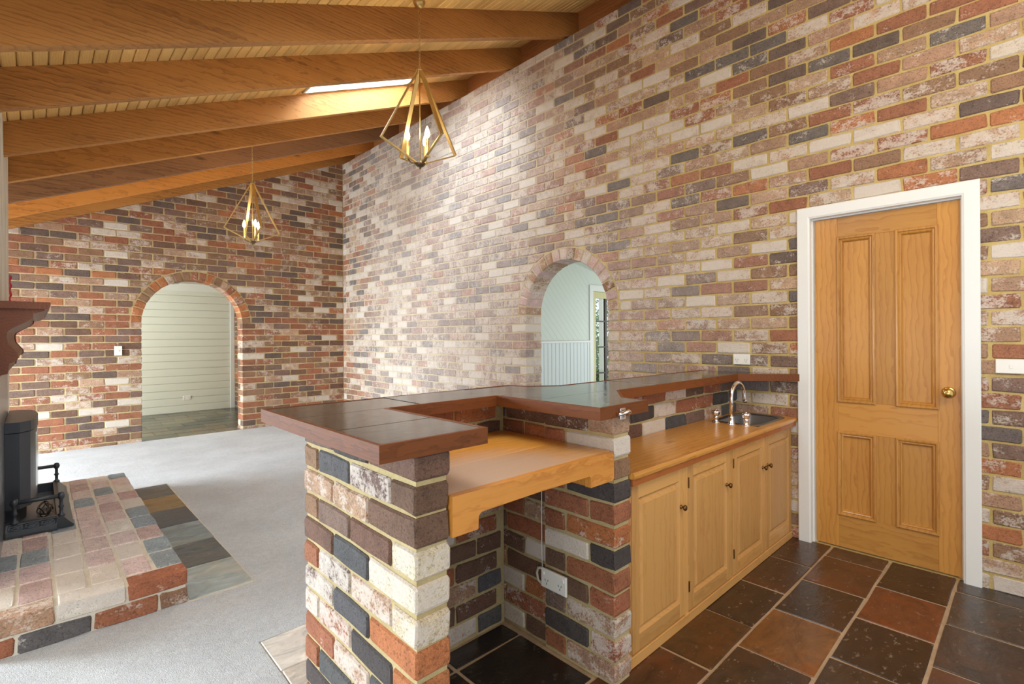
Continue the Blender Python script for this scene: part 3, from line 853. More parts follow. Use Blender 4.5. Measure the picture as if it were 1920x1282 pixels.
wc = MB().tube([(1.563, 1.470, .86), (1.563, 1.468, .70), (1.564, 1.470, .55), (1.562, 1.468, .42), (1.562, 1.466, .345)], .0016, 6).build('white_cable', M['plastic'])
tag(wc, 'thin white cable running down the kneehole brickwork to the power point', 'cable')
lp = MB().tube([(1.566, 1.470, .335), (1.566, 1.492, .330), (1.568, 1.503, .305), (1.568, 1.495, .275), (1.568, 1.472, .268)], .006, 8).build('cable_loop', M['plaster'])
tag(lp, 'short beige cable loop behind the kneehole power point', 'cable')

# ------------------------------------------------------------------ bar top
ZT = 1.072
OUT = [(.582,1.068),(.918,1.068),(.918,1.613),(1.438,1.613),(1.438,1.066),(1.752,1.066),(1.763,1.186),(1.981,1.361),(3.328,1.361),(3.566,1.068),(3.583,1.068),(3.583,1.713),(1.966,1.713),(1.826,1.816),(1.80,1.92),(.582,1.92)]
def offset(poly, d):
    n = len(poly); out = []
    for i in range(n):
        p0, p1, p2 = Vector(poly[i-1]), Vector(poly[i]), Vector(poly[(i+1) % n])
        e1 = (p1-p0).normalized(); e2 = (p2-p1).normalized()
        n1 = Vector((-e1.y, e1.x)); n2 = Vector((-e2.y, e2.x))
        m = n1 + n2; k = d*2/m.dot(m) if m.dot(m) > 1e-6 else 0
        out.append(tuple(p1 + m*k))
    return out
INN = offset(OUT, .012)
bt = empty('bar_top', (1.7, 1.5, 1.027), 'slate-tiled bar top with red-brown timber edging, stepping in and out along the brick bar', 'bar top')
MB().prism(offset(OUT, .010), 1.03, 1.060).build('substrate', M['edge'], bt)
n = len(OUT)
for i in range(n):
    if i in (9, 10): continue
    q = [OUT[i], OUT[(i+1) % n], INN[(i+1) % n], INN[i]]
    ax = abs(q[1][0]-q[0][0]) > abs(q[1][1]-q[0][1])
    MB().prism(q, 1.027, ZT).build('edge_strip', M['edge' if ax else 'edge_y'], bt)
def clip(poly, a, b, c):
    """keep a*x+b*y<=c"""
    out = []
    for i in range(len(poly)):
        p, q = poly[i], poly[(i+1) % len(poly)]
        dp, dq = a*p[0]+b*p[1]-c, a*q[0]+b*q[1]-c
        if dp <= 0: out.append(p)
        if dp*dq < 0:
            t = dp/(dp-dq); out.append((p[0]+(q[0]-p[0])*t, p[1]+(q[1]-p[1])*t))
    return out
TILES = [(.58, .93, 1.06, 1.329), (.58, .93, 1.329, 1.625), (.58, 1.06, 1.625, 1.93), (1.06, 1.487, 1.60, 1.93), (1.487, 1.93, 1.70, 1.93), (1.43, 1.93, 1.392, 1.70), (1.43, 2.02, 1.05, 1.392),
         (1.93, 2.36, 1.36, 1.72), (2.36, 2.79, 1.36, 1.72), (2.79, 3.22, 1.35, 1.72), (3.22, 3.6, 1.40, 1.72), (3.22, 3.6, 1.05, 1.40)]
TC = [S(62,52,44), S(64,54,46), S(66,58,52), S(60,60,60), S(62,62,62), S(58,60,60), S(62,64,62), S(66,68,68), S(64,66,68), S(70,72,74), S(70,72,74), S(70,72,74)]
r = random.Random(9)
for (x0, x1, y0, y1), col in zip(TILES, TC):
    p = INN; g = .003
    for a, b, c in ((-1,0,-x0-g), (1,0,x1-g), (0,-1,-y0-g), (0,1,y1-g)): p = clip(p, a, b, c)
    if len(p) < 3: continue
    o = MB().prism(p, 1.058, ZT-.001+r.uniform(-.0008, .0008)).build('slate_tile', M['slate_top'], bt)
    o.color = (*col[:3], .35)
MB().prism(INN, 1.055, ZT-.005).build('grout', M['slot'], bt)
# bottle opener screwed to the edging
bo = empty('bottle_opener', (1.568, 1.060, 1.04), 'small chrome wall-mount bottle opener on the bar-top edging above the brick nib', 'bottle opener')
MB().rbox(1.551, 1.585, 1.058, 1.066, 1.018, 1.060, .002).build('back_plate', M['chrome'], bo)
hood = [(1.568 + .030*cos(pi*i/10), 1.060 - .024*sin(pi*i/10), 1.052 - .012*abs(cos(pi*i/10))) for i in range(11)]
MB().tube(hood, .0065, 8).build('hook', M['chrome'], bo)
MB().lathe((1.568, 1.058, 1.030), [(.004, 0), (.004, .003), (0, .004)], 10, (0,-1,0)).build('screw', M['steel'], bo)

# ------------------------------------------------------------------ desk in the kneehole
dk = empty('kneehole_desk', (1.18, 1.4, .78), 'orange pine desk shelf with pale worn patch set between the brick pier and nib', 'desk')
MB().rbox(.812, 1.566, 1.1185, 1.3505, .868, .894, .0015).build('desk_board', M['desk'], dk, (1.18, 1.4, .88))
MB().rbox(.812, 1.566, 1.3515, 1.716, .868, .894, .0015).build('desk_board', M['desk'], dk, (1.18, 1.4, .88))
ap = [(.812, .784), (.902, .784), (.904, .822), (.915, .830), (1.16, .834), (1.41, .832), (1.416, .826), (1.417, .790), (1.548, .790), (1.556, .797), (1.556, .884), (1.546, .8945), (.812, .8945)]
MB().extrude(ap, (0, .026, 0), (0, 1.092, 0)).build('apron', M['desk_edge'], dk)
for x0, x1 in ((.822, .90), (1.42, 1.56)):
    MB().rbox(x0, x1, 1.119, 1.70, .79, .866, .003).build('bearer', M['desk_edge'], dk)

# ------------------------------------------------------------------ sink bench and cabinet
be = empty('sink_bench', (2.63, 1.28, .735), 'orange timber benchtop with knots beside the small round-cornered sink', 'benchtop')
# top with cut-out for the bowl
bx0, bx1, by0, by1 = 1.682, 3.582, 1.098, 1.468
sx0, sx1, sy0, sy1 = 3.055, 3.535, 1.135, 1.425
mb = MB()
for x0, x1, y0, y1 in [(bx0, sx0, by0, by1), (sx1, bx1, by0, by1), (sx0, sx1, by0, sy0), (sx0, sx1, sy1, by1)]:
    mb.box(x0, x1, y0, y1, .765, .790)
mb.build('bench_board', M['bench'], be)
MB().extrude([(1.099, .7655), (1.099, .790), (1.096, .790), (1.088, .785), (1.086, .778), (1.088, .7655)], (bx1-bx0-.004, 0, 0), (bx0+.002, 0, 0), (0,1,0), (0,0,1)).build('rounded_edge', M['bench'], be)
MB().extrude([(1.094, .737), (1.118, .737), (1.118, .7645), (1.094, .7645)], (bx1-bx0-.004, 0, 0), (bx0+.002, 0, 0), (0,1,0), (0,0,1)).build('nosing', M['bench_edge'], be)
sk_ = empty('sink', (3.295, 1.28, .79), 'small inset stainless bar sink with rounded corners', 'sink')
def rrect(x0, x1, y0, y1, R, n=6):
    out = []
    for cx_, cy_, a0 in ((x1-R, y0+R, -90), (x1-R, y1-R, 0), (x0+R, y1-R, 90), (x0+R, y0+R, 180)):
        out += [(cx_+R*cos(radians(a0+90*i/n)), cy_+R*sin(radians(a0+90*i/n))) for i in range(n+1)]
    return out
rim = MB(); lv = [(sx0-.006, sx1+.006, sy0-.006, sy1+.006, .075, .791), (sx0-.003, sx1+.003, sy0-.003, sy1+.003, .072, .795), (sx0+.012, sx1-.012, sy0+.012, sy1-.012, .07, .795), (sx0+.022, sx1-.022, sy0+.022, sy1-.022, .065, .786)]
rings = [[(x, y, l[5]) for x, y in rrect(*l[:5])] for l in lv]; k = len(rings[0])
rim.add([v for R in rings for v in R], [(i*k+j, i*k+(j+1) % k, (i+1)*k+(j+1) % k, (i+1)*k+j) for i in range(len(rings)-1) for j in range(k)], True)
rim.build('rim', M['steel'], sk_)
bowl = MB(); lv = [(.022, .786), (.030, .70), (.045, .655), (.075, .64)]
rings = [[(x, y, z) for x, y in rrect(sx0+a, sx1-a, sy0+a, sy1-a, .062)] for a, z in lv]
bowl.add([v for R in rings for v in R], [(i*k+j, i*k+(j+1) % k, (i+1)*k+(j+1) % k, (i+1)*k+j) for i in range(len(rings)-1) for j in range(k)], True)
bowl.add(rings[-1], [tuple(range(k))]); bowl.build('bowl', M['steel'], sk_)
MB().lathe((3.295, 1.28, .641), [(.035, 0), (.03, .002), (.012, -.002), (0, -.002)], 16).build('drain', M['chrome'], sk_)
tp = empty('tap', (3.004, 1.269, .79), 'chrome gooseneck tap with two fluted handles beside the small sink', 'tap')
MB().lathe((3.004, 1.269, .790), [(.024, 0), (.024, .006), (.017, .010), (.016, .045), (.014, .050), (.0105, .055)], 18).build('base', M['chrome'], tp)
path = [(3.004, 1.269, .84), (3.005, 1.269, .945)] + [(3.100-.095*cos(pi*i/14*1.05), 1.269, .945+.092*sin(pi*i/14*1.05)) for i in range(15)] + [(3.203, 1.269, .915)]
MB().tube(path, .0105, 12).build('spout', M['chrome'], tp)
MB().lathe((3.203, 1.269, .905), [(.0125, 0), (.013, .018), (.0105, .022)], 14).build('aerator', M['chrome'], tp)
for (x, y) in ((3.012, 1.366), (3.026, 1.192)):
    MB().lathe((x, y, .790), [(.024, 0), (.022, .006), (.014, .012), (.013, .026), (.0155, .030), (.0155, .042), (.012, .046)], 16).build('handle_base', M['chrome'], tp)
    hn = MB(); seg = 24
    rad = lambda a, k: k*(1+.16*cos(6*a))
    hs_ = [(.014, .046), (.019, .054), (.022, .068), (.020, .076), (.008, .079)]
    vs = [(x+rad(2*pi*j/seg, R)*cos(2*pi*j/seg), y+rad(2*pi*j/seg, R)*sin(2*pi*j/seg), .79+h) for R, h in hs_ for j in range(seg)]
    hn.add(vs, [(i*seg+j, i*seg+(j+1) % seg, (i+1)*seg+(j+1) % seg, (i+1)*seg+j) for i in range(len(hs_)-1) for j in range(seg)], True)
    hn.add(vs[-seg:], [tuple(range(seg))]); hn = hn.build('handle', M['chrome'], tp)
    MB().lathe((x, y, .868), [(.006, 0), (.007, .003), (.0, .006)], 12).build('cap', M['chrome'], hn)
cb = empty('sink_cabinet', (2.63, 1.3, 0), 'pale pine base cabinet with four raised-panel doors under the sink bench', 'cabinet')
CY = 1.122
MB().extrude([(1.684, .048), (3.578, .048), (3.578, .764), (3.56, .764), (3.56, .066), (1.702, .066), (1.702, .764), (1.684, .764)], (0, 1.466-CY-.022, 0), (0, CY+.022, 0)).build('body', M['cab_v'], cb)
MB().box(1.703, 3.559, 1.450, 1.464, .067, .762).build('back_panel', M['cab_v'], cb)
MB().rbox(1.684, 3.578, CY-.004, CY+.02, 0.003, .047, .002).build('plinth', M['cab_h'], cb)
for x0, x1 in ((1.684, 1.716), (2.152, 2.182), (2.645, 2.676), (3.121, 3.134)):
    MB().box(x0, x1, CY+.002, CY+.021, .047, .737).build('face_stile', M['cab_v'], cb)
for x0, x1, kx, hx in ((1.718, 2.150, 2.112, None), (2.184, 2.643, 2.594, 2.188), (2.678, 3.119, 3.082, 2.682), (3.136, 3.574, 3.160, None)):
    PC = lambda u, v, n: (u, CY-n, v)
    s = .050
    dr = MB().box(x0+.002, x1-.002, CY+.0135, CY+.0215, .054, .729).build('door', M['cab_v'], cb)
    for xa in (x0, x1-s): MB().rbox(xa, xa+s, CY, CY+.0135, .052, .731, .0015).build('stile', M['cab_v'], dr)
    for z0, z1 in ((.052, .118), (.668, .731)):
        MB().rbox(x0+s, x1-s, CY, CY+.0135, z0, z1, .0015).build('rail', M['cab_h'], dr)
    MB().loops(x0+s, x1-s, .118, .668, [(0, -.001), (.007, -.009), (.010, -.012), (.013, -.012), (.030, -.002), (.031, -.001)], PC).build('panel', M['cab_v'], dr)
    MB().lathe((kx, CY, .551), [(.009, 0), (.009, .003), (.005, .006), (.005, .012), (.011, .016), (.0135, .022), (.011, .027), (0, .029)], 16, (0,-1,0)).build('knob', M['knob_bronze'], dr)
    if hx:
        for zz in (.14, .62): MB().rbox(hx-.006, hx+.002, CY-.003, CY+.001, zz, zz+.05, .001).build('hinge', M['knob_bronze'], dr)

# ------------------------------------------------------------------ hearth
he_ = empty('brick_hearth', (.19, 4.09, ZL), 'raised two-course brick hearth of pale mixed bricks under the stove', 'hearth')
HX0, HX1, HY0, HY1 = -.152, .531, 2.87, 5.31
MB().box(HX0, HX1-.007, HY0+.007, HY1-.007, ZL-.02, ZH-.004).build('mortar', M['lime'], he_)
r = random.Random(17); HB = []
Zu = (0, 0, 1)
def hcol(front=False):
    return pick(r, MIX_H)
# front row of stretchers along x (top and front faces), two courses
for c, (z1, off) in enumerate(((ZH, .0), (ZH-PITCH, .115))):
    x = HX1 - off - (0.23 if c == 0 else 0) ; x = HX1
    first = True
    while x > HX0:
        ln = .23 if (c == 0 or not first) else .11
        a = max(x-ln, HX0); 
        nm = [('red', .22), ('creamw', .6), ('rose', .4), ('red', .3)] if c == 0 else [('brown', .3), ('red', .3), ('blue', .25), ('red', .1), ('red', .2)]
        i = sum(1 for q in HB if abs(q.c.z-(z1-BH/2)) < .01)
        HB.append(Brick(((a+x)/2, HY0+r.uniform(-.002, .002), z1-BH/2), (1,0,0), (0,0,1), (0,-1,0), x-a, BH, .11, (*jit(PAL[nm[i % len(nm)][0]], r), nm[i % len(nm)][1]), None, True))
        x -= ln+.01; first = False
# paving of the top
xcol = HX1; 
while xcol > HX0+.03:
    xa = max(xcol-.110, HX0); y = HY0+.12; k = 0
    while y < HY1-.03:
        yb = min(y+.228, HY1)
        o8 = [(a, b) for a, b in rect_outline(yb-y, xcol-xa, r)]
        HB.append(Brick(((xa+xcol)/2, (y+yb)/2, ZH+r.uniform(-.001, .001)), (0,1,0), (-1,0,0), Zu, yb-y, xcol-xa, .07, hcol(), None))
        y += .239
    xcol -= .121
emit_bricks(HB, he_, r, 300)

# ------------------------------------------------------------------ stove, surround, fender, mantel
MB().box(-.150, -.138, 3.30, 4.72, ZH, 1.13).build('stove_surround', M['panel_dark'])
tag(bpy.data.objects['stove_surround'], 'dark grey steel surround plate behind the stove', 'surround')
stv = empty('wood_stove', (-.07, 4.55, ZH), 'black freestanding wood heater with bowed glass front on the brick hearth', 'stove')
def bow(x_side, x_mid, y0, y1, n=12):
    yc = (y0+y1)/2; out = []
    for i in range(n+1):
        t = -1+2*i/n; out.append((x_side+(x_mid-x_side)*sqrt(max(0, 1-t*t*.92)) if 0 < i < n else x_side, yc+t*(y1-y0)/2))
    return out
pl = [(-.137, 4.19)] + bow(-.075, .002, 4.19, 4.91) + [(-.137, 4.91)]
MB().prism(pl, .315, .765).build('firebox', M['steel_black'], stv)
pl2 = [(-.137, 4.183)] + bow(-.072, .007, 4.183, 4.917) + [(-.137, 4.917)]
MB().prism(pl2, .770, .832).build('top_plate', M['steel_black'], stv)
MB().prism([(-.137, 4.26), (-.095, 4.26), (-.05, 4.40), (-.05, 4.70), (-.095, 4.84), (-.137, 4.84)], ZH+.016, .314).build('pedestal', M['iron'], stv)
g1 = bow(-.070, .0065, 4.27, 4.83); g2 = bow(-.078, -.003, 4.27, 4.83)
MB().prism(g1 + g2[::-1], .385, .735).build('glass_front', M['stove_glass'], stv)
fen = empty('hearth_fender', (.01, 4.52, ZH), 'ornate black cast-iron hearth fender with side rails around the stove', 'fender')
def fend(x0, y0, x1, y1, nx, ny, nm):
    """sloped moulding running from p0 to p1, leaning outwards to (nx,ny)"""
    prof = [(0, 0), (.075, 0), (.075, .012), (.058, .030), (.030, .066), (.022, .070), (.0, .070)]
    d = Vector((x1-x0, y1-y0, 0)); 
    return MB().extrude(prof, d, (x0, y0, ZH+.003), (nx, ny, 0), (0,0,1)).build(nm, M['iron'], fen)
fn = fend(-.13, 4.065, .085, 4.065, 0, -1, 'fender_side'); fend(.085, 4.01, .085, 5.06, 1, 0, 'fender_front'); fend(-.13, 5.0, .085, 5.0, 0, 1, 'fender_side')
fn.matrix_basis = fn.matrix_basis
r = random.Random(2)
for i in range(3):
    xa = -.118+.068*i
    mbr = MB(); A = Vector((1,0,0)); nrm = Vector((0, -.79, .61)); up2 = Vector((0, .61, .79)); c0 = Vector((xa+.03, 4.065-.044, ZH+.050))
    for j in range(3):
        pts = [c0 + A*(-.024+.012*t + .004*sin(j*2)) + up2*(.010*sin(t*1.4+j*2.1)) + nrm*.002 for t in range(5)]
        mbr.tube(pts, .0028, 5)
    for a, b in ((-.031, -.014), (.031, -.014)): mbr.tube([c0+A*a+up2*-.016+nrm*.002, c0+A*a+up2*.016+nrm*.002], .003, 5)
    mbr.tube([c0-A*.03+up2*-.016+nrm*.002, c0+A*.03+up2*-.016+nrm*.002], .0025, 5); mbr.tube([c0-A*.03+up2*.016+nrm*.002, c0+A*.03+up2*.016+nrm*.002], .0025, 5)
    mbr.build('ornament', M['iron'], fn)
for y in (4.045, 5.02):
    MB().tube([(-.115, y, .388), (.110, y, .388)], .0125, 10).build('side_rail', M['iron'], fen)
    for x in (-.095, .105):
        MB().lathe((x, y, ZH+.065), [(.018, 0), (.018, .012), (.009, .022), (.009, .05), (.015, .06), (.009, .07), (.009, .10), (.016, .11), (.019, .125), (.013, .142), (0, .147)], 12).build('post', M['iron'], fen)
MB().box(-.13, .085, 4.07, 5.0, ZH+.003, ZH+.012).build('tray', M['panel_dark'], fen)
coil = [(.036 + (.026+.012*cos(.9*t))*cos(t*.7), 4.42 + (.14+.03*sin(1.3*t))*sin(t*.7), ZH+.024+.006*sin(t*1.7)+.0008*t) for t in [i*.25 for i in range(110)]]
cd = MB().tube(coil, .004, 6).build('cable_coil', M['cord']); tag(cd, 'loose coil of black cord lying on the fender tray by the stove', 'cable')

mt = empty('mantelpiece', (-.1, 4.5, 1.13), 'red-brown timber mantelpiece with scrolled bracket profile above the stove', 'mantelpiece')
sh = [(-.150, 1.484), (.040, 1.484), (.050, 1.490), (.056, 1.503), (.056, 1.521), (-.150, 1.521)]
MB().extrude(sh, (0, 1.84, 0), (0, 3.60, 0)).build('shelf', M['mantel'], mt)
sc_ = [(-.150, 1.462), (-.010, 1.462), (-.012, 1.440)]
for i in range(1, 10):          # ogee
    t = i/9; sc_.append((-.014-.094*sin(t*pi/2)**1.2, 1.440-.085*t**.8))
sc_ += [(-.109, 1.335), (-.104, 1.305), (-.085, 1.275), (-.068, 1.250), (-.066, 1.232), (-.074, 1.216), (-.100, 1.200), (-.106, 1.150), (-.150, 1.140)]
MB().extrude(sc_, (0, .035, 0), (0, 3.615, 0)).build('bracket', M['mantel'], mt)
MB().extrude(sc_, (0, .035, 0), (0, 5.12, 0)).build('bracket', M['mantel'], mt)
fr = [(a-.006 if a > -.149 else a, b) for a, b in sc_]
MB().extrude(fr, (0, 1.47, 0), (0, 3.65, 0)).build('frieze', M['mantel'], mt)
MB().extrude([(-.150, 1.462), (.0, 1.462), (.034, 1.476), (.034, 1.484), (-.150, 1.484)], (0, 1.80, 0), (0, 3.62, 0)).build('cove_moulding', M['mantel'], mt)
rb = [( -.146 + .006*sin(i*1.9), 5.478, 1.523 + i*.02) for i in range(16)]
rbo = MB()
for i in range(15):
    a, b = Vector(rb[i]), Vector(rb[i+1])
    rbo.add([a+Vector((-.006,0,0)), a+Vector((.008,0,0)), b+Vector((.008,0,0)), b+Vector((-.006,0,0)), a+Vector((-.006,.002,0)), a+Vector((.008,.002,0)), b+Vector((.008,.002,0)), b+Vector((-.006,.002,0))], [(0,1,2,3),(7,6,5,4),(0,4,5,1),(1,5,6,2),(3,2,6,7),(0,3,7,4)])
rbo = rbo.build('red_ribbon', M['red']); tag(rbo, 'narrow crinkled red ribbon hanging on the chimney edge above the mantel', 'ribbon')

# ------------------------------------------------------------------ pendants
def pendant(x, y, zb, rot, label):
    e = empty('pendant_lamp', (x, y, zb), label, 'pendant lamp', 'brass kite-frame pendant lamps')
    zt_, zw, zh = zb+.66, zb+.135, zb+.018
    R = .285
    for k in range(4):
        a = rot + k*pi/2; ca, sa = cos(a), sin(a)
        rad = Vector((ca, sa, 0)); tan = Vector((-sa, ca, 0))
        def strip(p, q, w, t):
            p, q = Vector(p), Vector(q); d = (q-p).normalized(); nrm = d.cross(tan).normalized()
            vs = [v + tan*su*w/2 + nrm*sn*t/2 for v in (p, q) for su, sn in ((-1,-1),(1,-1),(1,1),(-1,1))]
            return vs, [(0,1,2,3),(7,6,5,4),(0,4,5,1),(1,5,6,2),(2,6,7,3),(3,7,4,0)]
        O_ = Vector((x, y, 0))
        top = O_ + rad*.012 + Vector((0,0,zt_)); cor = O_ + rad*R + Vector((0,0,zw)); bot = O_ + rad*.022 + Vector((0,0,zh))
        mb = MB(); mb.add(*strip(top, cor, .027, .009)); mb.add(*strip(cor+rad*-.002, bot, .016, .009))
        mb.build('kite_arm', M['lamp_brass'], e)
    MB().lathe((x, y, zt_-.012), [(.0, 0), (.022, .0), (.024, .012), (.014, .020), (.006, .026)], 18).build('top_cap', M['lamp_brass'], e)
    MB().tube([(x, y, zt_), (x, y, zh+.02)], .0045, 8).build('centre_rod', M['lamp_brass'], e)
    MB().lathe((x, y, zb-.022), [(0, 0), (.006, .003), (.006, .014), (.020, .018), (.036, .034), (.036, .042), (.020, .052), (.008, .056)], 20).build('hub', M['lamp_dark'], e)
    for k in range(3):
        a = radians(151.5) + k*2*pi/3; px, py = x+.085*cos(a), y+.085*sin(a)
        MB().tube([(x+.02*cos(a), y+.02*sin(a), zb+.02), (x+.055*cos(a), y+.055*sin(a), zb+.020), (px, py, zb+.045)], .005, 6).build('candle_arm', M['lamp_dark'], e)
        cs = MB().lathe((px, py, zb+.04), [(.015, 0), (.017, .006), (.0105, .010), (.0105, .13)], 14).build('candle_sleeve', M['lamp_brass'], e)
        MB().lathe((px, py, zb+.17), [(.009, 0), (.0165, .018), (.0175, .032), (.012, .055), (.004, .075), (0, .082)], 14).build('bulb', M['bulb'], cs)
        ld = bpy.data.lights.new('bulb_light', 'POINT'); ld.energy = 6.0; ld.color = (1.0, .8, .52); ld.shadow_soft_size = .02
        lo = bpy.data.objects.new('bulb_light', ld); COL.objects.link(lo); lo.parent = e; lo.location = (px-x, py-y, .215)
    # chain up to the ceiling
    zt2 = zc(x)-.02; ch_ = MB(); z = zt_+.012; i = 0
    while z < zt2:
        a = i*pi/2; pts = []
        for j in range(9):
            t = 2*pi*j/8; pts.append((x+.006*cos(t)*cos(a), y+.006*cos(t)*sin(a), z+.012+.014*sin(t)))
        ch_.tube(pts, .0016, 4, False); z += .023; i += 1
    ch_.tube([(x+.003, y, zt_), (x+.007, y+.004, (zt_+zt2)/2), (x+.002, y, zt2)], .0016, 5)
    ch_.build('chain', M['lamp_brass'], e)
    MB().lathe((x, y, zt2-.03), [(.0, 0), (.012, 0), (.030, .012), (.042, .035), (.042, .048)], 18).build('ceiling_rose', M['lamp_brass'], e)
pendant(1.917, 2.925, 2.497, radians(-4.5), 'near large brass kite-frame pendant lamp hanging before the brick wall')
pendant(1.744, 6.00, 2.375, radians(-40+40), 'far brass kite-frame pendant lamp hanging before the end wall')

# ------------------------------------------------------------------ hall behind the end arch
HYB = 10.27; HXS = 2.66
flh = MB().box(-1.2, HXS+.2, EY+.02, HYB+.1, -.08, ZL-.006).build('floor_hall', M['grout'], None, (0,0,0))
struct(flh, 'grey-green slate floor of the hall seen through the end arch', 'floor')
r = random.Random(41); HT = [S(98,100,84), S(74,76,66), S(122,120,98), S(62,66,62), S(108,98,78)]
y = EY+.03; ri = 0
while y < HYB-.05:
    x = -.4 - (.22 if ri % 2 else 0)
    while x < HXS:
        tile_obj(None, max(x, -.6), min(x+.44, HXS), y, min(y+.30, HYB), ZL, .02, flh, M['slate_floor'], (*r.choice(HT)[:3], .5), r, .005)
        x += .44
    y += .30; ri += 1
wb = MB().box(-1.2, HXS+.2, HYB+.018, HYB+.1, -.05, 2.4).build('wall_hall_back', M['shiplap'], None, (0,0,0))
struct(wb, 'white horizontal boarded wall at the back of the hall', 'wall')
z = ZL
while z < 2.22:
    MB().extrude([(HYB, z+.004), (HYB+.004, z), (HYB+.018, z), (HYB+.018, z+.1235), (HYB+.006, z+.1235), (HYB, z+.119)], (HXS+1.2-.075, 0, 0), (-1.2, 0, 0), (0,1,0), (0,0,1)).build('lining_board', M['shiplap'], wb)
    z += .127
MB().rbox(HXS-.072, HXS, HYB-.02, HYB+.02, ZL, 2.20, .003).build('trim_2', M['white'])
struct(bpy.data.objects['trim_2'], 'white upright corner trim at the right of the hall back wall', 'trim')
MB().extrude([(HYB-.01, 2.15), (HYB+.02, 2.15), (HYB+.02, 2.27), (HYB-.10, 2.27), (HYB-.09, 2.24)], (HXS+1.2, 0, 0), (-1.2, 0, 0), (0,1,0), (0,0,1)).build('trim_3', M['cornice'])
struct(bpy.data.objects['trim_3'], 'white cornice along the top of the hall back wall', 'trim')
ws = holed_slab((HXS,0,0), (0,-1,0), (0,0,1), (-1,0,0), -HYB-.1, -EY-.2, -.02, lambda u: 2.4, .1, [], 'wall_hall_side', M['mortar_end'])
struct(ws, 'narrow brick side wall of the hall', 'wall')
r = random.Random(51)
emit_bricks(wall_bricks((HXS,0,0), (0,-1,0), (0,0,1), (-1,0,0), -HYB, -EY-.22, ZL, 2.2, .1, MIX_E, r), ws, r, 300)
cl = MB().box(-1.2, HXS+.2, EY+.2, HYB+.1, 2.27, 2.35).build('ceiling_hall', M['plaster'], None, (0,0,0))
struct(cl, 'beige plaster ceiling of the hall', 'ceiling')
plate('power_point', (1.905, HYB-.001, .285), (1,0,0), (0,-1,0), .115, .072, 'gpo', 'white double power point low on the boarded hall wall')
fit = empty('hall_ceiling_light', (1.55, 9.3, 2.15), 'clear glass ceiling light fitting in the hall, just under the arch crown', 'ceiling light')
MB().lathe((1.55, 9.3, 2.165), [(0, 0), (.07, .012), (.12, .05), (.125, .075)], 20).build('glass_shade', M['stove_glass'], fit)
MB().lathe((1.55, 9.3, 2.235), [(.09, 0), (.1, .01), (.1, .035)], 20).build('base', M['chrome'], fit)

# ------------------------------------------------------------------ sunroom behind the small arch
SY = 4.87
MB().box(WX+.235, 9.0, .5, SY, -.1, ZL).build('floor_sunroom', M['carpet'], None, (0,0,0))
struct(bpy.data.objects['floor_sunroom'], 'grey floor of the sunroom beyond the small arch', 'floor')
zs = lambda x: 2.432 - .17*(x-5.916)
sw = MB()
SD0, SD1, SDZ = 6.372, 7.25, 2.055
sw.extrude([(WX+.23, -.05), (SD0, -.05), (SD0, zs(SD0)), (WX+.23, zs(WX+.23))], (0, .1, 0), (0, SY+.012, 0))
sw.extrude([(SD0, SDZ), (SD1, SDZ), (SD1, zs(SD1)), (SD0, zs(SD0))], (0, .1, 0), (0, SY+.012, 0))
sw.extrude([(SD1, -.05), (8.2, -.05), (8.2, zs(8.2)), (SD1, zs(SD1))], (0, .1, 0), (0, SY+.012, 0))
sw = sw.build('wall_sunroom', M['pale_green'], None, (0,0,0)); struct(sw, 'pale boarded sunroom wall seen through the small arch', 'wall')
# upright wainscot boards
x = 3.83; wbm = None
while x < SD0-.08:
    x1 = min(x+.083, 6.298)
    MB().extrude([(x, 0), (x+.006, -.008), (x1-.007, -.008), (x1-.001, 0), (x1-.001, .012), (x, .012)], (0, 0, 1.225-ZL), (0, SY, ZL), (1,0,0), (0,1,0)).build('wainscot_board', M['wainscot'], sw)
    x += .083
MB().rbox(3.83, 6.298, SY-.024, SY+.012, 1.222, 1.256, .004).build('wainscot_rail', M['white'], sw)
# diagonal lining boards above the rail
w_ = .115; s2 = sqrt(.5)
poly0 = [(3.83, 1.258), (6.296, 1.258), (6.296, zs(6.296)), (3.83, zs(3.83))]
d = -2
for i in range(-4, 40):
    # boards fall to the right: lines x+z... constant along (1,-1)
    c0 = 5.0 + i*w_; p = clip(clip(poly0, s2, s2, (c0+w_-.0025)*1.0*s2*1.0), -s2, -s2, -(c0)*s2)
    if len(p) < 3: continue
    MB().extrude(p, (0, .010, 0), (0, SY+.001, 0)).build('lining_board', M['pale_green'], sw)
tr = MB()
for x0, x1, z0, z1 in ((6.300, 6.3715, ZL, 2.0545), (6.300, 7.32, 2.055, 2.13), (7.2505, 7.32, ZL, 2.0545)):
    tr.box(x0, x1, SY-.012, SY+.012, z0, z1)
tr.box(6.372, 6.392, SY-.01, SY+.11, ZL, 2.055); tr.box(7.23, 7.25, SY-.01, SY+.11, ZL, 2.055); tr.box(6.392, 7.23, SY-.01, SY+.11, 2.035, 2.055)
tr = tr.build('trim_4', M['white']); struct(tr, 'white frame of the glazed sunroom door', 'door frame')
d2 = empty('door_2', (6.8, SY+.03, ZL)); struct(d2, 'cream glazed door with dark glazing bars opening to the garden', 'door')
MB().rbox(6.394, 6.492, SY+.02, SY+.058, ZL+.01, 2.032, .002).build('stile', M['cream'], d2)
MB().rbox(7.13, 7.228, SY+.02, SY+.058, ZL+.01, 2.032, .002).build('stile', M['cream'], d2)
MB().rbox(6.492, 7.13, SY+.02, SY+.058, 1.93, 2.032, .002).build('rail', M['cream'], d2)
MB().rbox(6.492, 7.13, SY+.02, SY+.058, ZL+.01, .25, .002).build('rail', M['cream'], d2)
MB().box(6.745, 6.795, SY+.022, SY+.056, .25, 1.93).build('glazing_bar', M['dark_bar'], d2)
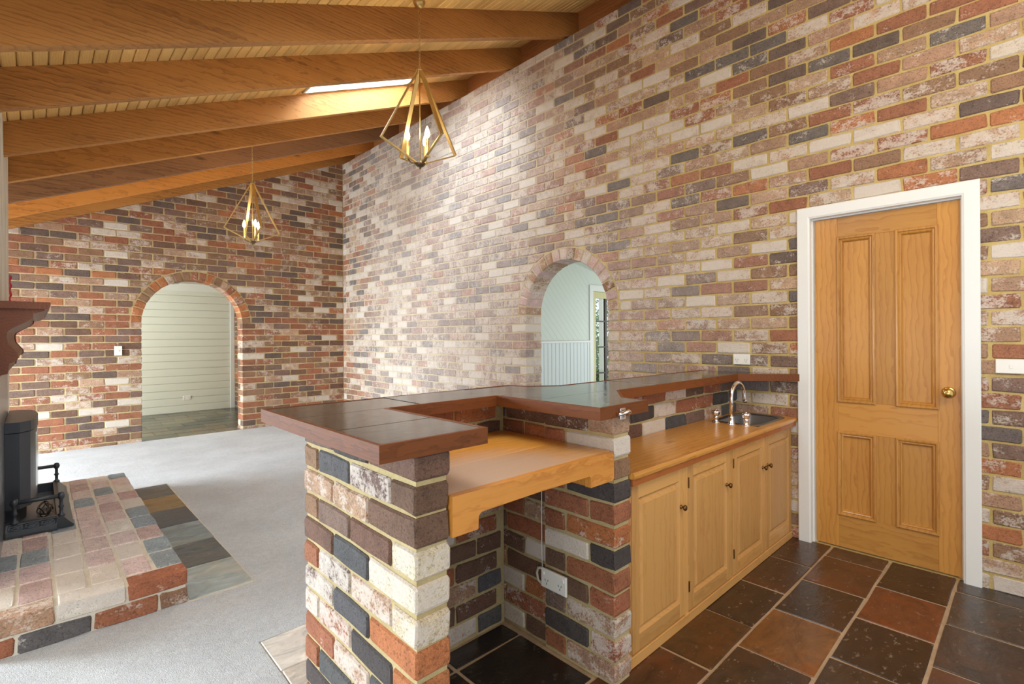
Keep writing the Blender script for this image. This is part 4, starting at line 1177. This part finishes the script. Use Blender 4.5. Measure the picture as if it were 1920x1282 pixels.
for z in (.31, .726, 1.143, 1.56):
    MB().box(6.492, 7.13, SY+.026, SY+.052, z-.012, z+.012).build('glazing_bar', M['dark_bar'], d2)
MB().box(6.492, 7.13, SY+.037, SY+.041, .25, 1.93).build('pane', M['glass_plain'], d2)
sc2 = MB().extrude([(WX+.23, zs(WX+.23)), (8.2, zs(8.2)), (8.2, zs(8.2)+.08), (WX+.23, zs(WX+.23)+.08)], (0, SY+.1-1.6, 0), (0, 1.6, 0)).build('ceiling_sunroom', M['pale_green'], None, (0,0,0))
struct(sc2, 'pale raked ceiling of the sunroom', 'ceiling')
# garden beyond the glazed door
gl = MB().box(5.0, 16, SY+.2, 16, -.12, -.02).build('ground', M['lawn'], None, (0,0,0)); struct(gl, 'green lawn outside the glazed door', 'lawn')
ps = MB().rbox(8.33, 8.43, 6.10, 6.20, -.02, 2.6, .004).build('veranda_post', M['white']); tag(ps, 'white veranda post outside the glazed sunroom door', 'post')
def shrub(x, y, h, rad, nleaf, seed, label):
    r = random.Random(seed); e = empty('garden_shrub', (x, y, -.02), label, 'shrub', 'garden shrubs outside the glazed door')
    st = MB()
    for i in range(6):
        a = r.uniform(0, 2*pi); st.tube([(x, y, -.02), (x+.3*rad*cos(a), y+.3*rad*sin(a), h*.45), (x+.7*rad*cos(a), y+.7*rad*sin(a), h*.8)], [.025, .015, .006], 6)
    st.build('stem', M['bark'], e)
    lf = MB()
    for i in range(nleaf):
        t = r.random(); a = r.uniform(0, 2*pi); rr = rad*sqrt(r.random())*(.5+.8*sin(pi*min(1, t*.9+.1)))
        p = Vector((x+rr*cos(a), y+rr*sin(a), .05+t*h)); d = Vector((r.uniform(-1,1), r.uniform(-1,1), r.uniform(-.7,.9))).normalized()
        s = d.cross(Vector((r.uniform(-1,1), r.uniform(-1,1), r.uniform(-1,1)))).normalized(); ln = r.uniform(.06, .12)
        lf.add([p, p+d*ln*.5+s*ln*.25, p+d*ln, p+d*ln*.5-s*ln*.25], [(0,1,2,3)])
    fo = lf.build('foliage', M['leaf'], e); fo['kind'] = 'stuff'
shrub(9.4, 7.0, 1.9, .6, 1500, 1, 'leafy green garden shrub behind the white veranda post')
shrub(11.3, 8.0, 1.3, .6, 1200, 2, 'lower leafy green shrub at the right outside the glazed door')
shrub(12.4, 9.6, 2.9, 1.1, 1800, 3, 'tall leafy green shrub farthest from the glazed door')
